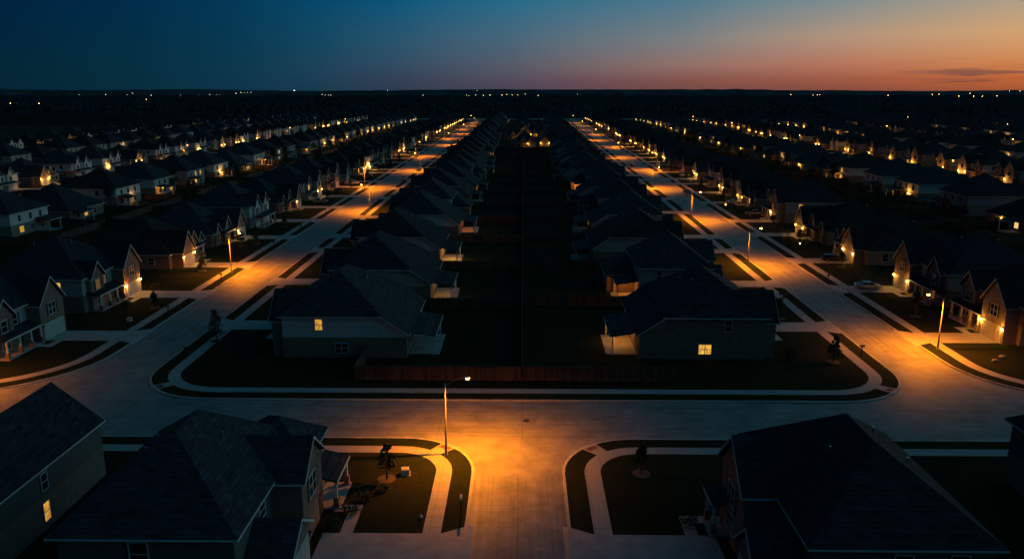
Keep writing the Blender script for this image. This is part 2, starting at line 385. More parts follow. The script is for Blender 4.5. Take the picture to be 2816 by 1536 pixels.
def spec(kind):
    s = dict(vols=[], sheds=[], win=[], lamps=[], cols=[], slabs=[])
    V = s['vols'].append; W = s['win'].append
    # vols: x0 x1 y0 y1 h roof pitch lower-height(brick) ; win: tag face plane u z w h shutters
    if kind == 'twin':      # two storeys, brick front with twin gables, garage at +y
        V((-19,-2,-8.6,8.2,5.7,'hip',.68,2.9)); V((-8,0,1.2,7.3,5.3,'gx',1.12,9)); V((-5,-1.2,-7.3,-3.1,5.3,'gx',1.12,9))
        s['garage'] = (0, 1.8, 6.7); s['lamps'] = [('+x',0,1.45,2.15),('+x',0,7.05,2.15)]
        W(('front','+x',0,4.25,3.5,1.7,1.7,1)); W(('front','+x',-1.2,-5.2,3.4,1.3,1.6,1)); W(('front','+x',-2,-1.6,3.5,1.0,1.5,1))
        W(('low','+x',-1.2,-5.2,.9,1.6,1.5,0))
        s['porch'] = (-2, .3, -7.4, 1.0, 3.15, 2.65); s['cols'] = [(.05,-7.1),(.05,-4.2),(.05,-1.6),(.05,.7)]; s['door'] = (-2,-.6)
        sidew = [(-6,3.7,1.0,1.5),(-14,3.7,1.0,1.5),(-10,.9,1.1,1.4)]
        hw = 8.6; hw2 = 8.2; back = -19
    elif kind == 'low':     # one tall-roofed storey, stone gable garage at +y
        V((-20.5,-2.2,-9.4,9.0,3.0,'hip',.72,9)); V((-9,0,1.4,7.6,3.0,'gx',1.25,9)); V((-6,-1.3,-3.4,.6,3.3,'gx',1.3,9)); V((-7,-1.8,-8.0,-5.0,3.0,'gx',1.25,9))
        s['garage'] = (0, 2.0, 7.0); s['lamps'] = [('+x',0,1.65,2.15),('+x',0,7.33,2.15)]
        W(('front','+x',-1.8,-6.5,.8,1.3,1.7,1)); W(('low','+x',-1.3,-2.6,.9,.8,1.6,0))
        s['porch'] = (-2.2, -.2, -4.9, 1.2, 3.1, 2.7); s['cols'] = [(-.5,-4.7),(-.5,1.0)]; s['door'] = (-1.3,-.9)
        sidew = [(-6,.9,1.2,1.5),(-14,.9,1.0,1.4)]
        hw = 9.4; hw2 = 9.0; back = -20.5
    elif kind == 'white':   # two storeys, pale siding, narrow dormer gables over a long porch
        V((-19,-1.8,-8.4,8.0,5.8,'hip',.66,2.9)); V((-6,-.9,-6.6,-3.0,5.6,'gx',1.5,0)); V((-6,-.9,.4,3.8,5.6,'gx',1.5,0))
        s['garage'] = (-1.8+.0, 4.2, 7.0); s['lamps'] = [('+x',-1.8,3.98,2.15),('+x',-1.8,-5.9,2.3)]
        W(('front','+x',-.9,-4.8,3.5,1.1,1.6,1)); W(('front','+x',-.9,2.1,3.5,1.1,1.6,1)); W(('front','+x',-1.8,-1.3,3.5,1.0,1.5,0))
        W(('low','+x',-1.8,-4.4,.8,1.5,1.6,0)); W(('low','+x',-1.8,2.1,.8,1.3,1.6,0))
        s['porch'] = (-.88, 1.3, -7.2, 4.0, 3.2, 2.65); s['cols'] = [(1.0,-6.9),(1.0,-3.3),(1.0,.3),(1.0,3.7)]; s['door'] = (-1.8,-.9)
        sidew = [(-6,3.7,1.0,1.5),(-13,3.7,1.0,1.5),(-8,.9,1.1,1.4)]
        hw = 8.4; hw2 = 8.0; back = -19
    elif kind == 'wideb':   # block house, second plan: cross gable to the street, hipped wing to the garden
        V((-14.5,-2,-8,9,5.8,'hip',.74,2.95)); V((-9,.4,1.5,8.6,5.2,'gx',.8,9)); V((-6,0,-7.6,-2.2,3.0,'gx',.9,9)); V((-19.5,-12,-1.5,7.5,3.2,'hip',.72,9))
        s['garage'] = (.4, 2.5, 7.6); s['lamps'] = [('+x',.4,2.25,2.1)]
        W(('front','+x',.4,5,3.3,1.6,1.6,1)); W(('low','+x',0,-4.9,.8,1.6,1.5,0)); W(('front','+x',-2,-1,3.7,1.0,1.5,1))
        s['porch'] = (-2, -.2, -2.1, 1.4, 3.1, 2.65); s['cols'] = [(-.45,-1.9),(-.45,1.1)]; s['door'] = (-2,.1)
        s['patio'] = (-18.2,-14.53,-7.4,-1.9)
        for u, z, w, h in [(-5,3.8,.95,1.5),(-11,3.8,.95,1.5),(-8,.8,1.4,1.35)]:
            W(('side','-y',-8,u,z,w,h,0)); W(('side2','+y',9,u,z,w,h,0))
        W(('rear','-x',-19.5,3,.8,1.6,1.4,0)); W(('rear','-x',-14.5,-5,3.7,1.1,1.4,0)); W(('rear','-x',-14.5,4.5,4.0,1.1,1.3,0)); W(('rear','-x',-14.5,-4.6,.7,1.8,1.6,0))
        s['back'] = -14.5
        return s
    elif kind == 'wide':    # block house: two storeys, slope running down low at the back, patio roof, front garage wing
        V((-15,-1.5,-10,8.5,5.9,'hip',.66,2.95)); V((-10,0,-9.5,-2.4,5.0,'gx',.95,9)); V((-5,1.2,3.2,8.2,3.0,'gx',.95,9))
        s['sheds'].append((-18.6,-15,-10,8.5,3.55,5.95))
        s['garage'] = (1.2, 3.6, 7.8); s['lamps'] = [('+x',1.2,3.38,2.1)]
        W(('front','+x',0,-6,3.3,1.6,1.6,1)); W(('low','+x',0,-6,.8,1.8,1.6,0)); W(('front','+x',-1.5,.6,3.7,1.1,1.5,1))
        s['porch'] = (-1.5, .6, -2.3, 3.0, 3.1, 2.65); s['cols'] = [(.35,-2.1),(.35,2.7)]; s['door'] = (-1.5,.3)
        s['patio'] = (-22.2,-18.65,-8.6,1.2)
        sidew = [(-6.6,4.0,.95,1.5),(-9.6,.75,1.7,1.35)]
        hw = 9.25; back = -15
    if kind == 'wide':
        for u, z, w, h in sidew:
            W(('side','-y',-10,u,z,w,h,0)); W(('side2','+y',8.5,u,z,w,h,0))
        for u in (-6.5, -1.5, 4.5): W(('rear','-x',-18.6,u,.8,1.5,1.5,0))
    else:
        for u, z, w, h in sidew:
            W(('side','-y',-hw,u,z,w,h,0)); W(('side2','+y',hw2,u,z,w,h,0))
        two = kind != 'low'
        for u in (-4.8,-.5,4.2):
            if two: W(('rear','-x',back,u,3.6,1.1,1.5,0))
            W(('rear','-x',back,u-.4,.75,1.7,1.5,0))
        s['patio'] = (back-3.6, back-.03, -hw+.8, -hw+6)
        s['lamps'].append(('-x',back,1.6,2.3))
    s['back'] = back
    return s

PROTO = {}
def make_parts(kind, lod, mir, skip=()):
    """list of (name, mesh builder, materials, tag, parent index)"""
    s = spec(kind) if isinstance(kind, str) else kind
    out = []
    wall, roof, trim = MB(), MB(), MB()
    for (x0,x1,y0,y1,h,rt,p,lo) in s['vols']:
        lo_ = min(lo, h)
        if lo_ > 0: wall.box(x0,x1,y0,y1,-.1,lo_, 0)
        if lo_ < h: wall.box(x0+.03,x1-.03,y0+.03,y1-.03,lo_,h, 1)
        if rt == 'hip': hip_roof(roof, trim, x0,x1,y0,y1,h,p, not s['sheds'])
        elif rt == 'gx':
            hw = (y1-y0)/2; wall.prism([(y0,h),(y1,h),((y0+y1)/2,h+hw*p)], 'x', x0, x1, 0 if lo > 0 else 1)
            gable_roof(roof, trim, 'x', x0, x1, y0, y1, h+.05, p)
        elif rt == 'gxx':
            hw = (y1-y0)/2; wall.prism([(y0,h),(y1,h),((y0+y1)/2,h+hw*p)], 'x', x0, x1, 0 if lo > 0 else 1)
            gable_roof(roof, trim, 'x', x0, x1, y0, y1, h+.05, p, True)
        elif rt == 'gy':
            hw = (x1-x0)/2; wall.prism([(x0,h),(x1,h),((x0+x1)/2,h+hw*p)], 'y', y0, y1, 0 if lo > 0 else 1)
            gable_roof(roof, trim, 'y', y0, y1, x0, x1, h+.05, p, True)
    for (x0,x1,y0,y1,z0,z1) in s['sheds']:      # lean-to falling towards -x
        lo = min(2.95, z0)
        wall.box(x0,x1,y0+.004,y1-.004,-.1,lo,0)
        wall.prism([(x0,lo),(x1,lo),(x1,z1-.1),(x0,z0-.05)], 'y', y0+.03, y1-.03, 1)
        k = (z1-z0)/(x1-x0)
        roof.prism([(x0-OV,z0-OV*k),(x1+.4,z1+.4*k),(x1+.4,z1+.4*k+.19),(x0-OV,z0-OV*k+.19)], 'y', y0-OV, y1+OV)
        for yy in ((y0-OV-.05,y0-OV),(y1+OV,y1+OV+.05)):
            trim.prism([(x0-OV,z0-OV*k-.04),(x1+.1,z1+.1*k-.04),(x1+.1,z1+.1*k+.14),(x0-OV,z0-OV*k+.14)], 'y', *yy)
        trim.box(x0-OV-.04, x0-OV, y0-OV, y1+OV, z0-OV*k-.02, z0-OV*k+.12)
    out.append(('wall', wall, ['BR','SD'], 'wall', -1)); out.append(('roof', roof, ['RF'], 'roof', -1))
    if lod < 2: out.append(('fascia', trim, [M['trim']], 'trim', -1))
    else: roof_trim = trim
    # garage door
    if s.get('garage'):
        px, y0, y1 = s['garage']; g = MB()
        g.fbox('+x', px, y0, y1, 0, 2.25, .003, .05)
        if lod == 0:
            for k in range(4):
                for q in range(4):
                    w = (y1-y0)/4
                    g.fbox('+x', px, y0+q*w+.1, y0+(q+1)*w-.1, k*.56+.07, k*.56+.49, .052, .075)
            for a, b2, z0, z1 in ((y0-.14,y0,0,2.4),(y1,y1+.14,0,2.4),(y0,y1,2.27,2.4)): g.fbox('+x', px, a, b2, z0, z1, .003, .08, 1)
        if lod < 2: out.append(('garage_door', g, [M['gdoor'], M['trim']], 'garage', -1))
    if s.get('door') and lod == 0:
        px, u = s['door']; g = MB(); g.fbox('+x', px, u-.48, u+.48, .1, 2.2, .004, .06); g.fbox('+x', px, u-.25, u+.25, 1.5, 1.95, .062, .07)
        out.append(('front_door', g, [M['door']], 'door', -1))
    if s.get('porch') and lod < 2:
        x0,x1,y0,y1,zh,zl = s['porch']; g = MB()
        g.prism([(x1,zl),(x1,zl+.2),(x0,zh+.2),(x0,zh)], 'y', y0-.2, y1+.1)
        g.box(x1, x1+.05, y0-.2, y1+.1, zl-.06, zl+.14, 1)
        out.append(('porch_roof', g, ['RF', M['trim']], 'porch', -1))
        sl = MB(); sl.box(x0, x1+.1, y0, y1, -.05, .14)
        out.append(('porch_floor', sl, [M['drive']], 'slab', -1))
        if lod == 0:
            for cx, cy in s['cols']:
                c = MB(); c.box(cx-.24,cx+.24,cy-.24,cy+.24,.14,1.0,0); c.box(cx-.12,cx+.12,cy-.12,cy+.12,1.0,zl-.0,1)
                out.append(('column', c, ['BR', M['trim']], 'col', -1))
    if s.get('patio') and lod < 2 and 'patio' not in skip:
        x0,x1,y0,y1 = s['patio']; g = MB(); zt = 3.35; zl = 2.75
        g.prism([(x0-.3,zl),(x1,zt),(x1,zt+.17),(x0-.3,zl+.17)], 'y', y0-.3, y1+.3)
        g.box(x0-.35,x0-.3,y0-.3,y1+.3,zl-.05,zl+.12,1)
        out.append(('patio_roof', g, ['RF', M['trim']], 'patio', -1))
        for yy in (y0+.1, y1-.1):
            c = MB(); c.box(x0,x0+.2,yy-.1,yy+.1,0,zl); out.append(('patio_post', c, [M['trim']], 'post', -1))
        sl = MB(); sl.box(x0-.7,x1,y0+.3,y1-.3,-.05,.06); out.append(('patio_floor', sl, [M['drive']], 'slab', -1))
    # windows
    for (tg, face, pl, u, z, w, h, shut) in s['win']:
        if lod == 1 and tg == 'side2': continue
        if lod == 2 and (tg in ('side2','low')): continue
        fr, pn, sh = MB(), MB(), (MB() if shut and lod == 0 else None)
        if lod == 0:
            window_mesh(fr, pn, face, pl, u, z, w, h, None)
            i = len(out); out.append(('window', fr, [M['trim']], 'w'+tg, -1)); out.append(('pane', pn, ['PANE'], 'pane:'+tg, i))
            if sh is not None:
                for sgn in (-1, 1):
                    q = MB(); cc = u+sgn*(w/2+.33); q.fbox(face, pl, cc-.2, cc+.2, z-.05, z+h+.05, .002, .05); out.append(('shutter', q, [M['shutter']], 'sh', -1))
        else:
            g = MB(); g.fbox(face, pl, u-w/2-.1, u+w/2+.1, z-.1, z+h+.1, .002, .04, 1); g.fbox(face, pl, u-w/2, u+w/2, z, z+h, .041, .06, 0)
            out.append(('window', g, ['PANE', M['trim']], 'pane:'+tg, -1))
    for (face, pl, u, z) in s['lamps']:
        g = MB(); g.fbox(face, pl, u-.1, u+.1, z+.2, z+.3, .003, .26, 1); g.fbox(face, pl, u-.05, u+.05, z-.05, z+.2, .003, .06, 1)
        q = .085 if lod < 2 else .16; g.fbox(face, pl, u-q, u+q, z-.12-(q-.085), z+.2, .075, .075+2*q, 0)
        out.append(('wall_lamp', g, ['LAMP', M['iron']], 'lamp', -1))
    if lod == 0:
        v = s['vols'][0]; xm = (v[0]+v[1])/2; hw = min(v[1]-v[0], v[3]-v[2])/2
        for dx, dy in ((-3.2, 1.5), (-2.2,-2.4), (2.4, .8)):
            zr = v[4]+(hw+OV-abs(dx))*v[6]+.1; g = MB(); g.cyl(xm+dx, (v[2]+v[3])/2+dy, zr-.3, zr+.42, .07, 8); g.cyl(xm+dx, (v[2]+v[3])/2+dy, zr+.42, zr+.5, .11, 8)
            out.append(('roof_vent', g, [M['rim']], 'vent', -1))
    if mir:
        for p in out: p[1].xf(True)
    return out

def place_house(key, kind, lod, mir, loc, rz, label, group, style, lit, skip=()):
    """style = (brick, siding, roof) ; lit(tag, i) -> material key or None"""
    br, sd, rf = style
    first = key not in PROTO
    objs = []
    root = empty(kind_name(kind), loc, rz, label, 'house', group)
    if first:
        parts = make_parts(kind, lod, mir, skip)
        for (nm, mb, mats, tg, par) in parts:
            mm = [{'BR':BRICK[0],'SD':SIDE[0],'RF':ROOF[0],'PANE':M['dark'],'LAMP':M['lampoff']}.get(m, m) if isinstance(m, str) else m for m in mats]
            o = mb.build(nm, mm, root if par < 0 else objs[par][1]); objs.append((tg, o))
        PROTO[key] = [(tg, o, p[2], p[4]) for (tg, o), p in zip(objs, parts)]
        info = PROTO[key]
    else:
        info = PROTO[key]
        for (tg, o, mats, par) in info:
            c = o.copy(); COL.objects.link(c); c.parent = root if par < 0 else objs[par][1]; objs.append((tg, c))
    lamps = []; k = 0; n = 0
    for (tg, o), (_, _, mats, _) in zip(objs, info):
        for i, m in enumerate(mats):
            if isinstance(m, str):
                sl = o.material_slots[i]; sl.link = 'OBJECT'
                if m == 'BR': sl.material = BRICK[br]
                elif m == 'SD': sl.material = SIDE[sd]
                elif m == 'RF': sl.material = ROOF[rf]
                elif m == 'PANE':
                    q = lit(tg[5:], k); k += 1; sl.material = M[q or 'dark']
                elif m == 'LAMP':
                    q = lit('lamp', n); n += 1; sl.material = M['lampon' if q else 'lampoff']
                    if q: lamps.append(o)
    return root, objs, lamps
def kind_name(k): return 'house'
LD = {}
def lamp_light(o, e, off=None, col=(1.,.40,.05), r=.09):
    """the light a lit wall lamp gives, hung from the lamp itself"""
    key = (round(e,2), col, r)
    if key not in LD:
        l = bpy.data.lights.new('lamp_light', 'POINT'); l.energy = e; l.color = col; l.shadow_soft_size = r; LD[key] = l
    q = bpy.data.objects.new('lamp_light', LD[key]); COL.objects.link(q)
    vs = [v.co for v in o.data.vertices]; c = sum(vs, Vector())/len(vs)
    q.parent = o
    if off is None: off = (-.42 if c.x < -9 else .42, 0, -.12)
    q.location = c + Vector(off); return q

# ------------------------------------------------------------------ layout of the estate
CAMP = Vector((0,0,36))
Z0 = .13            # level of the raised lots above the street
def arc_outline(x0,x1,y0,y1,rad,off=0.,step=12.):
    """rounded rectangle, ccw from lower left ; rad = (ll, lr, ur, ul)"""
    x0 += off; x1 -= off; y0 += off; y1 -= off
    r = [max(.3, q-off) for q in rad]; P = []
    cs = [((x0+r[0],y0+r[0]),r[0],180),((x1-r[1],y0+r[1]),r[1],270),((x1-r[2],y1-r[2]),r[2],0),((x0+r[3],y1-r[3]),r[3],90)]
    for i, (c, rr, a) in enumerate(cs):
        for k in range(11):
            t = R(a+9*k); P.append((c[0]+rr*math.cos(t), c[1]+rr*math.sin(t)))
        nx, nr, na = cs[(i+1) % 4]
        q = (nx[0]+nr*math.cos(R(na)), nx[1]+nr*math.sin(R(na))); p = P[-1]
        L = math.hypot(q[0]-p[0], q[1]-p[1]); n = 60
        for k in range(1, n): P.append((p[0]+(q[0]-p[0])*k/n, p[1]+(q[1]-p[1])*k/n))
    return P
def W3(P, z): return [(*warp(*p), z) for p in P]

lawn, kerb, walk = MB(), MB(), MB()
def block(x0,x1,y0,y1,rad, sides=True):
    A = arc_outline(x0,x1,y0,y1,rad); n = len(A)
    B = arc_outline(x0,x1,y0,y1,rad,.28); C = arc_outline(x0,x1,y0,y1,rad,2.2); D = arc_outline(x0,x1,y0,y1,rad,3.75)
    # kerb: upright face and top
    kerb.add(W3(A,0)+W3(A,Z0)+W3(B,Z0), [(i,(i+1)%n,n+(i+1)%n,n+i) for i in range(n)]+[(n+i,n+(i+1)%n,2*n+(i+1)%n,2*n+i) for i in range(n)])
    lawn.add(W3(B,Z0), [tuple(range(n))])
    walk.add(W3(C,Z0+.006)+W3(D,Z0+.006), [(i,(i+1)%n,n+(i+1)%n,n+i) for i in range(n)])
YN, YF = 78.4, 88.9                # the cross street
FAR = 1040
block(-48.7,48.7,YF,FAR,(10.5,10.5,6,6))
block(-167.7,-57.3,YF+.6,FAR,(6,16,6,6)); block(57.3,167.7,YF+.6,FAR,(14,6,6,6))
block(-275.7,-176.3,140,FAR,(6,6,6,6)); block(-332,-284.3,200,FAR,(6,6,6,6))
RX = [172,285,398,511,624]
for a, b in zip(RX, RX[1:]): block(a+4.3,b-4.3,140 if a < 200 else 260,FAR-40 if a < 500 else 900,(6,6,6,6))
block(-150,-4.6,-20,YN,(6,6,8,6)); block(3.9,150,-20,YN,(6,6,6,8))
tag(lawn.build('lawn', M['grass']), kind='structure'); tag(kerb.build('kerb', M['kerb']), kind='structure'); tag(walk.build('sidewalk', M['walk']), kind='structure')

# streets: one plain sheet for the junctions, jointed strips on top of it
base = MB(); g = []
for ix in range(-36, 68):
    for iy in range(-2, 107): g.append((ix, iy))
vs = {}
for ix in range(-36, 69):
    for iy in range(-2, 108):
        vs[(ix,iy)] = len(base.v); base.v.append((*warp(ix*10-.001, iy*10), -.004))
for ix, iy in g:
    base.f.append((vs[(ix,iy)],vs[(ix+1,iy)],vs[(ix+1,iy+1)],vs[(ix,iy+1)])); base.m.append(0)
tag(base.build('road', M['roadplain']), kind='structure')
def strip_ns(xc, w, y0, y1, name='road'):
    mb = MB(); uv = []; n = max(2, int((y1-y0)/15))
    for i in range(n+1):
        y = y0+(y1-y0)*i/n
        for sx in (-1,1):
            mb.v.append((*warp(xc+sx*w/2, y), .001)); uv.append((sx*w/2, y))
    for i in range(n): mb.f.append((2*i,2*i+1,2*i+3,2*i+2)); mb.m.append(0)
    return tag(mb.build(name, M['road'], uv=uv), kind='structure')
strip_ns(-53, 8.56, 104, FAR+15); strip_ns(53, 8.56, 104, FAR+15); strip_ns(-.35, 8.46, -20, 70)
strip_ns(-172, 8.56, 100, FAR); strip_ns(-280, 8.56, 180, FAR)
for x in RX: strip_ns(x, 8.56, 130, FAR-40)
mb = MB(); uv = []
for i in range(41):
    x = -330+i*16.5
    for y in (YN+.03, YF-.03): mb.v.append((*warp(x, y), .002)); uv.append((y-(YN+YF)/2, x))
for i in range(40): mb.f.append((2*i+1,2*i,2*i+2,2*i+3)); mb.m.append(0)
tag(mb.build('road', M['road'], uv=uv), kind='structure')

# land to the horizon
gm = MB(); N = 24
gm.add([(-16000,-300,-.03),(16000,-300,-.03),(16000,16000,-.03),(-16000,16000,-.03)], [(0,1,2,3)])
tag(gm.build('ground', M['ground']), kind='structure')
fm = MB(); fm.add([(-1400,330,-.015),(-362,330,-.015),(-400,860,-.015),(-1500,820,-.015)], [(0,1,2,3)])
tag(fm.build('field', M['field']), kind='structure')

# driveways and paths
drive = MB()
def quad(mb, pts, z): mb.add([(*p, z) for p in pts], [(0,1,2,3)])
def driveway(xh, xs, yc, w, wk=None):
    """from the garage at xh to the street edge at xs, flared at the kerb"""
    s = 1 if xs > xh else -1
    a = warp(xh, yc); b = warp(xs-s*2.2, yc); c = warp(xs+s*.02, yc); h = w/2
    e = c[0]-s*.02; zz = Z0+.013
    P = [(a[0],yc-h,zz),(a[0],yc+h,zz),(b[0],yc+h,zz),(b[0],yc-h,zz),(e,yc+h+1.2,zz),(e,yc-h-1.2,zz),(e+s*.4,yc+h+1.35,.014),(e+s*.4,yc-h-1.35,.014)]
    F = [(0,3,2,1),(3,5,4,2),(5,7,6,4)]
    drive.add(P, F if s > 0 else [tuple(reversed(q)) for q in F])
    if wk:
        y1, xp = wk; x2 = xh+s*1.4
        p = [(warp(x2,yc)[0], yc), (warp(x2+s*1.1,yc)[0], yc), (warp(x2+s*1.1,yc)[0], y1), (warp(x2,yc)[0], y1)]
        drive.add([(*q, Z0+.016) for q in p], [(0,1,2,3)])
        q = warp(xp,yc)[0]
        drive.add([(q,y1-.6,Z0+.02),(p[1][0],y1-.6,Z0+.02),(p[1][0],y1+.6,Z0+.02),(q,y1+.6,Z0+.02)], [(0,1,2,3)])

# ------------------------------------------------------------------ houses: list of placements
PL = []   # (dist, dict)
def put(row, kind, xf, yc, face, mir, **k):
    """face +1 looks towards +X, -1 towards -X ; xf is the x of the garage front"""
    x, y = warp(xf, yc)
    PL.append(dict(row=row, kind=kind, x=x, y=y, xf=xf, yc=yc, face=face, mir=mir, **k))
rnd = random.Random(11)
kinds = ['twin','low','white','twin','low']
GY = {'twin':4.25,'low':4.5,'white':5.6,'wide':5.7,'wideb':5.05}
# row on the left of the left street (garage centres read off the photograph)
ya = [(109.5,'twin',0,'grey'),(134.5,'twin',0,'lampsA'),(168.2,'low',1,'lampsB'),(191.8,'low',0,'oneA'),(217,'white',0,'porch'),(245,'low',0,'one2')]
y = 272
while y < 1010: ya.append((y, rnd.choice(kinds), rnd.random() < .3, 'rnd')); y += 26.5+rnd.uniform(-1.5,1.5)
for yc, kd, mi, lt in ya: put('LA', kd, -70.5, yc, 1, mi, lt=lt)
yb = [(118.6,'twin',1,'lampsA2'),(140.0,'twin',0,'r2'),(174,'low',1,'r3'),(197.2,'low',0,'lampsB'),(228,'twin',1,'one2'),(257,'low',0,'porch2')]
y = 284
while y < 1010: yb.append((y, rnd.choice(kinds), rnd.random() < .4, 'rnd')); y += 27+rnd.uniform(-1.5,1.5)
for yc, kd, mi, lt in yb: put('RA', kd, 69.6, yc, -1, not mi, lt=lt)
# the two columns of the middle block, backs to the spine fence
for i in range(31):
    yc = 114+30*i+(rnd.uniform(-1,1) if i else 0)
    for row, f in (('LB',-1),('RB',1)):
        kd = 'wide' if i in (0,2,3) or rnd.random() < .55 else 'wideb'
        mi = (rnd.random() < .4) if i > 3 else (i == 3)
        sh_ = rnd.uniform(-1.6,1.6) if i > 1 else 0
        put(row, kd, f*(34.6+sh_), yc+(rnd.uniform(-2,2) if i > 3 else 0), f, (f < 0) != mi, lt='%s%d' % (row.lower(), i))
# outer rows
def outer(row, xf, face, y0, y1, dens=1.):
    y = y0
    while y < y1:
        if rnd.random() < dens: put(row, rnd.choice(['twin','white','low'] if face == 1 else ['twin','white','twin','low']), xf, y, face, rnd.random() < .5, lt='rnd2')
        y += 27+rnd.uniform(-2.5,2.5)
outer('LC', -148, -1, 147, 1010); outer('LD', -190, 1, 262, 1010); outer('LE', -262, -1, 330, 1000, .9); outer('LF', -298, 1, 395, 1000, .95)
outer('RC', 148, 1, 185, 990); outer('RD', 190, -1, 265, 990); outer('RE', 267, 1, 330, 980); outer('RF', 303, -1, 400, 980)
outer('RG', 380, 1, 530, 960, .9); outer('RH', 416, -1, 560, 960, .85); outer('RI', 493, 1, 700, 960, .8); outer('RJ', 529, -1, 740, 900, .8)
# the two houses closing the middle block
for i, (x, y, m, lt) in enumerate(((1.5,525,0,'mid0'),(19,531,1,'mid1'),(-6,604,0,'midx'),(8,640,1,'midx'),(-3,702,0,'midx'),(4,772,1,'midx'),(-2,850,0,'midx'))):
    PL.append(dict(row='MID', kind='low', x=x, y=y, xf=x, yc=y, face=0, mir=bool(m), lt=lt))
PL = [p for p in PL if not (p['row'] in ('LB','RB') and 9e9 < p['yc'])]
for p in PL:
    p['d'] = math.hypot(p['x'], p['y']); az = math.degrees(math.atan2(p['x'], p['y']))
    p['vis'] = -37 < az < 35.5
PL = [p for p in PL if p['vis']]
PL.sort(key=lambda p: p['d'])
NEAR, REST = PL[:292], PL[292:]
ROWT = {'LA':'left of the left street','RA':'right of the right street','LB':'left column behind the middle fence','RB':'right column behind the middle fence',
        'LC':'row behind the left street houses','LD':'second gabled row out left','LE':'fourth row out left','LF':'outermost left row by the field',
        'RC':'row behind the right street houses','RD':'second gabled row out right','RE':'fourth row out right','RF':'fifth row out right',
        'RG':'sixth row out right','RH':'seventh row out right','RI':'eighth row out right','RJ':'outermost row on the right','MID':''}
KT = {'twin':'tall brick gabled house','low':'low steep roofed house','white':'tall pale sided house','wide':'hip roofed house','wideb':'hip roofed house with garden wing'}
GT = {'LA':'houses facing the left street','RA':'houses facing the right street','LB':'houses in the middle block','RB':'houses in the middle block'}
cnt = {}
def litfn(p, r):
    lt = p['lt']
    def f(tg, k):
        q = r.random()
        if lt == 'grey': return {'lamp': None}.get(tg)
        if lt in ('lampsA','lampsB','lampsA2'):
            if tg == 'lamp': return 'on'
            if lt == 'lampsA' and tg == 'side' and k > 3: return 'lit' if q < .34 else None
            if lt == 'lampsA' and tg == 'front': return 'dimlit' if k in (1, 2) else None
            return None
        if lt == 'oneA' or lt == 'one2':
            if tg == 'lamp': return 'on' if k == 0 else None
            return 'lit' if q < .08 else None
        if lt == 'r2':
            if tg == 'lamp': return 'on'
            return 'dimlit' if tg == 'low' else None
        if lt == 'r3':
            if tg == 'lamp': return 'on'
            return None
        if lt in ('porch','porch2'):
            if tg == 'lamp': return 'on'
            if tg == 'low': return 'lit'
            return None
        if lt == 'lb0': return 'lit2' if (tg == 'side2' and k % 2 == 1 and p.setdefault('o',0) == 0 and not p.update(o=1)) else None
        if lt == 'rb0': return 'lit' if (tg == 'side' and k == p.get('sk')) else None
        if lt.startswith('lb') or lt.startswith('rb'):
            if tg == 'lamp': return 'on' if q < .3 else None
            if tg in ('side','side2'): return 'dimlit' if q < .05 else None
            if tg == 'rear': return r.choice(['lit2','dimlit']) if q < .08 else None
            return 'lit' if q < .1 else None
        if lt == 'mid0':
            return 'on' if tg == 'lamp' and k == 0 else None
        if lt.startswith('mid'):
            if tg == 'lamp': return 'on'
            return 'lit' if q < .2 else None
        if lt == 'rnd':
            if tg == 'lamp': return 'on' if p['h'] < .75 else None
            if tg in ('front','low'): return r.choice(['lit','lit2']) if q < (.28 if p['h'] < .75 else .05) else None
            return 'lit' if q < .05 else None
        # outer rows: many show lit windows in clusters
        if p['h'] < {'LC':.6,'RC':.5,'LD':.85,'LF':.85,'LE':.5}.get(p['row'], .74):
            if tg == 'lamp': return 'on' if q < (.85 if k < 2 else .6) else None
            if tg == 'low': return r.choice(['lit','lit2','lit3']) if q < .5 else None
            if tg == 'rear': return r.choice(['lit','lit2','lit3']) if q < .34 else None
            return r.choice(['lit2','dimlit']) if q < .12 else None
        if tg == 'lamp': return 'on' if q < .32 else None
        return r.choice(['lit','lit2']) if q < .06 else None
    return f
LAMPS = []
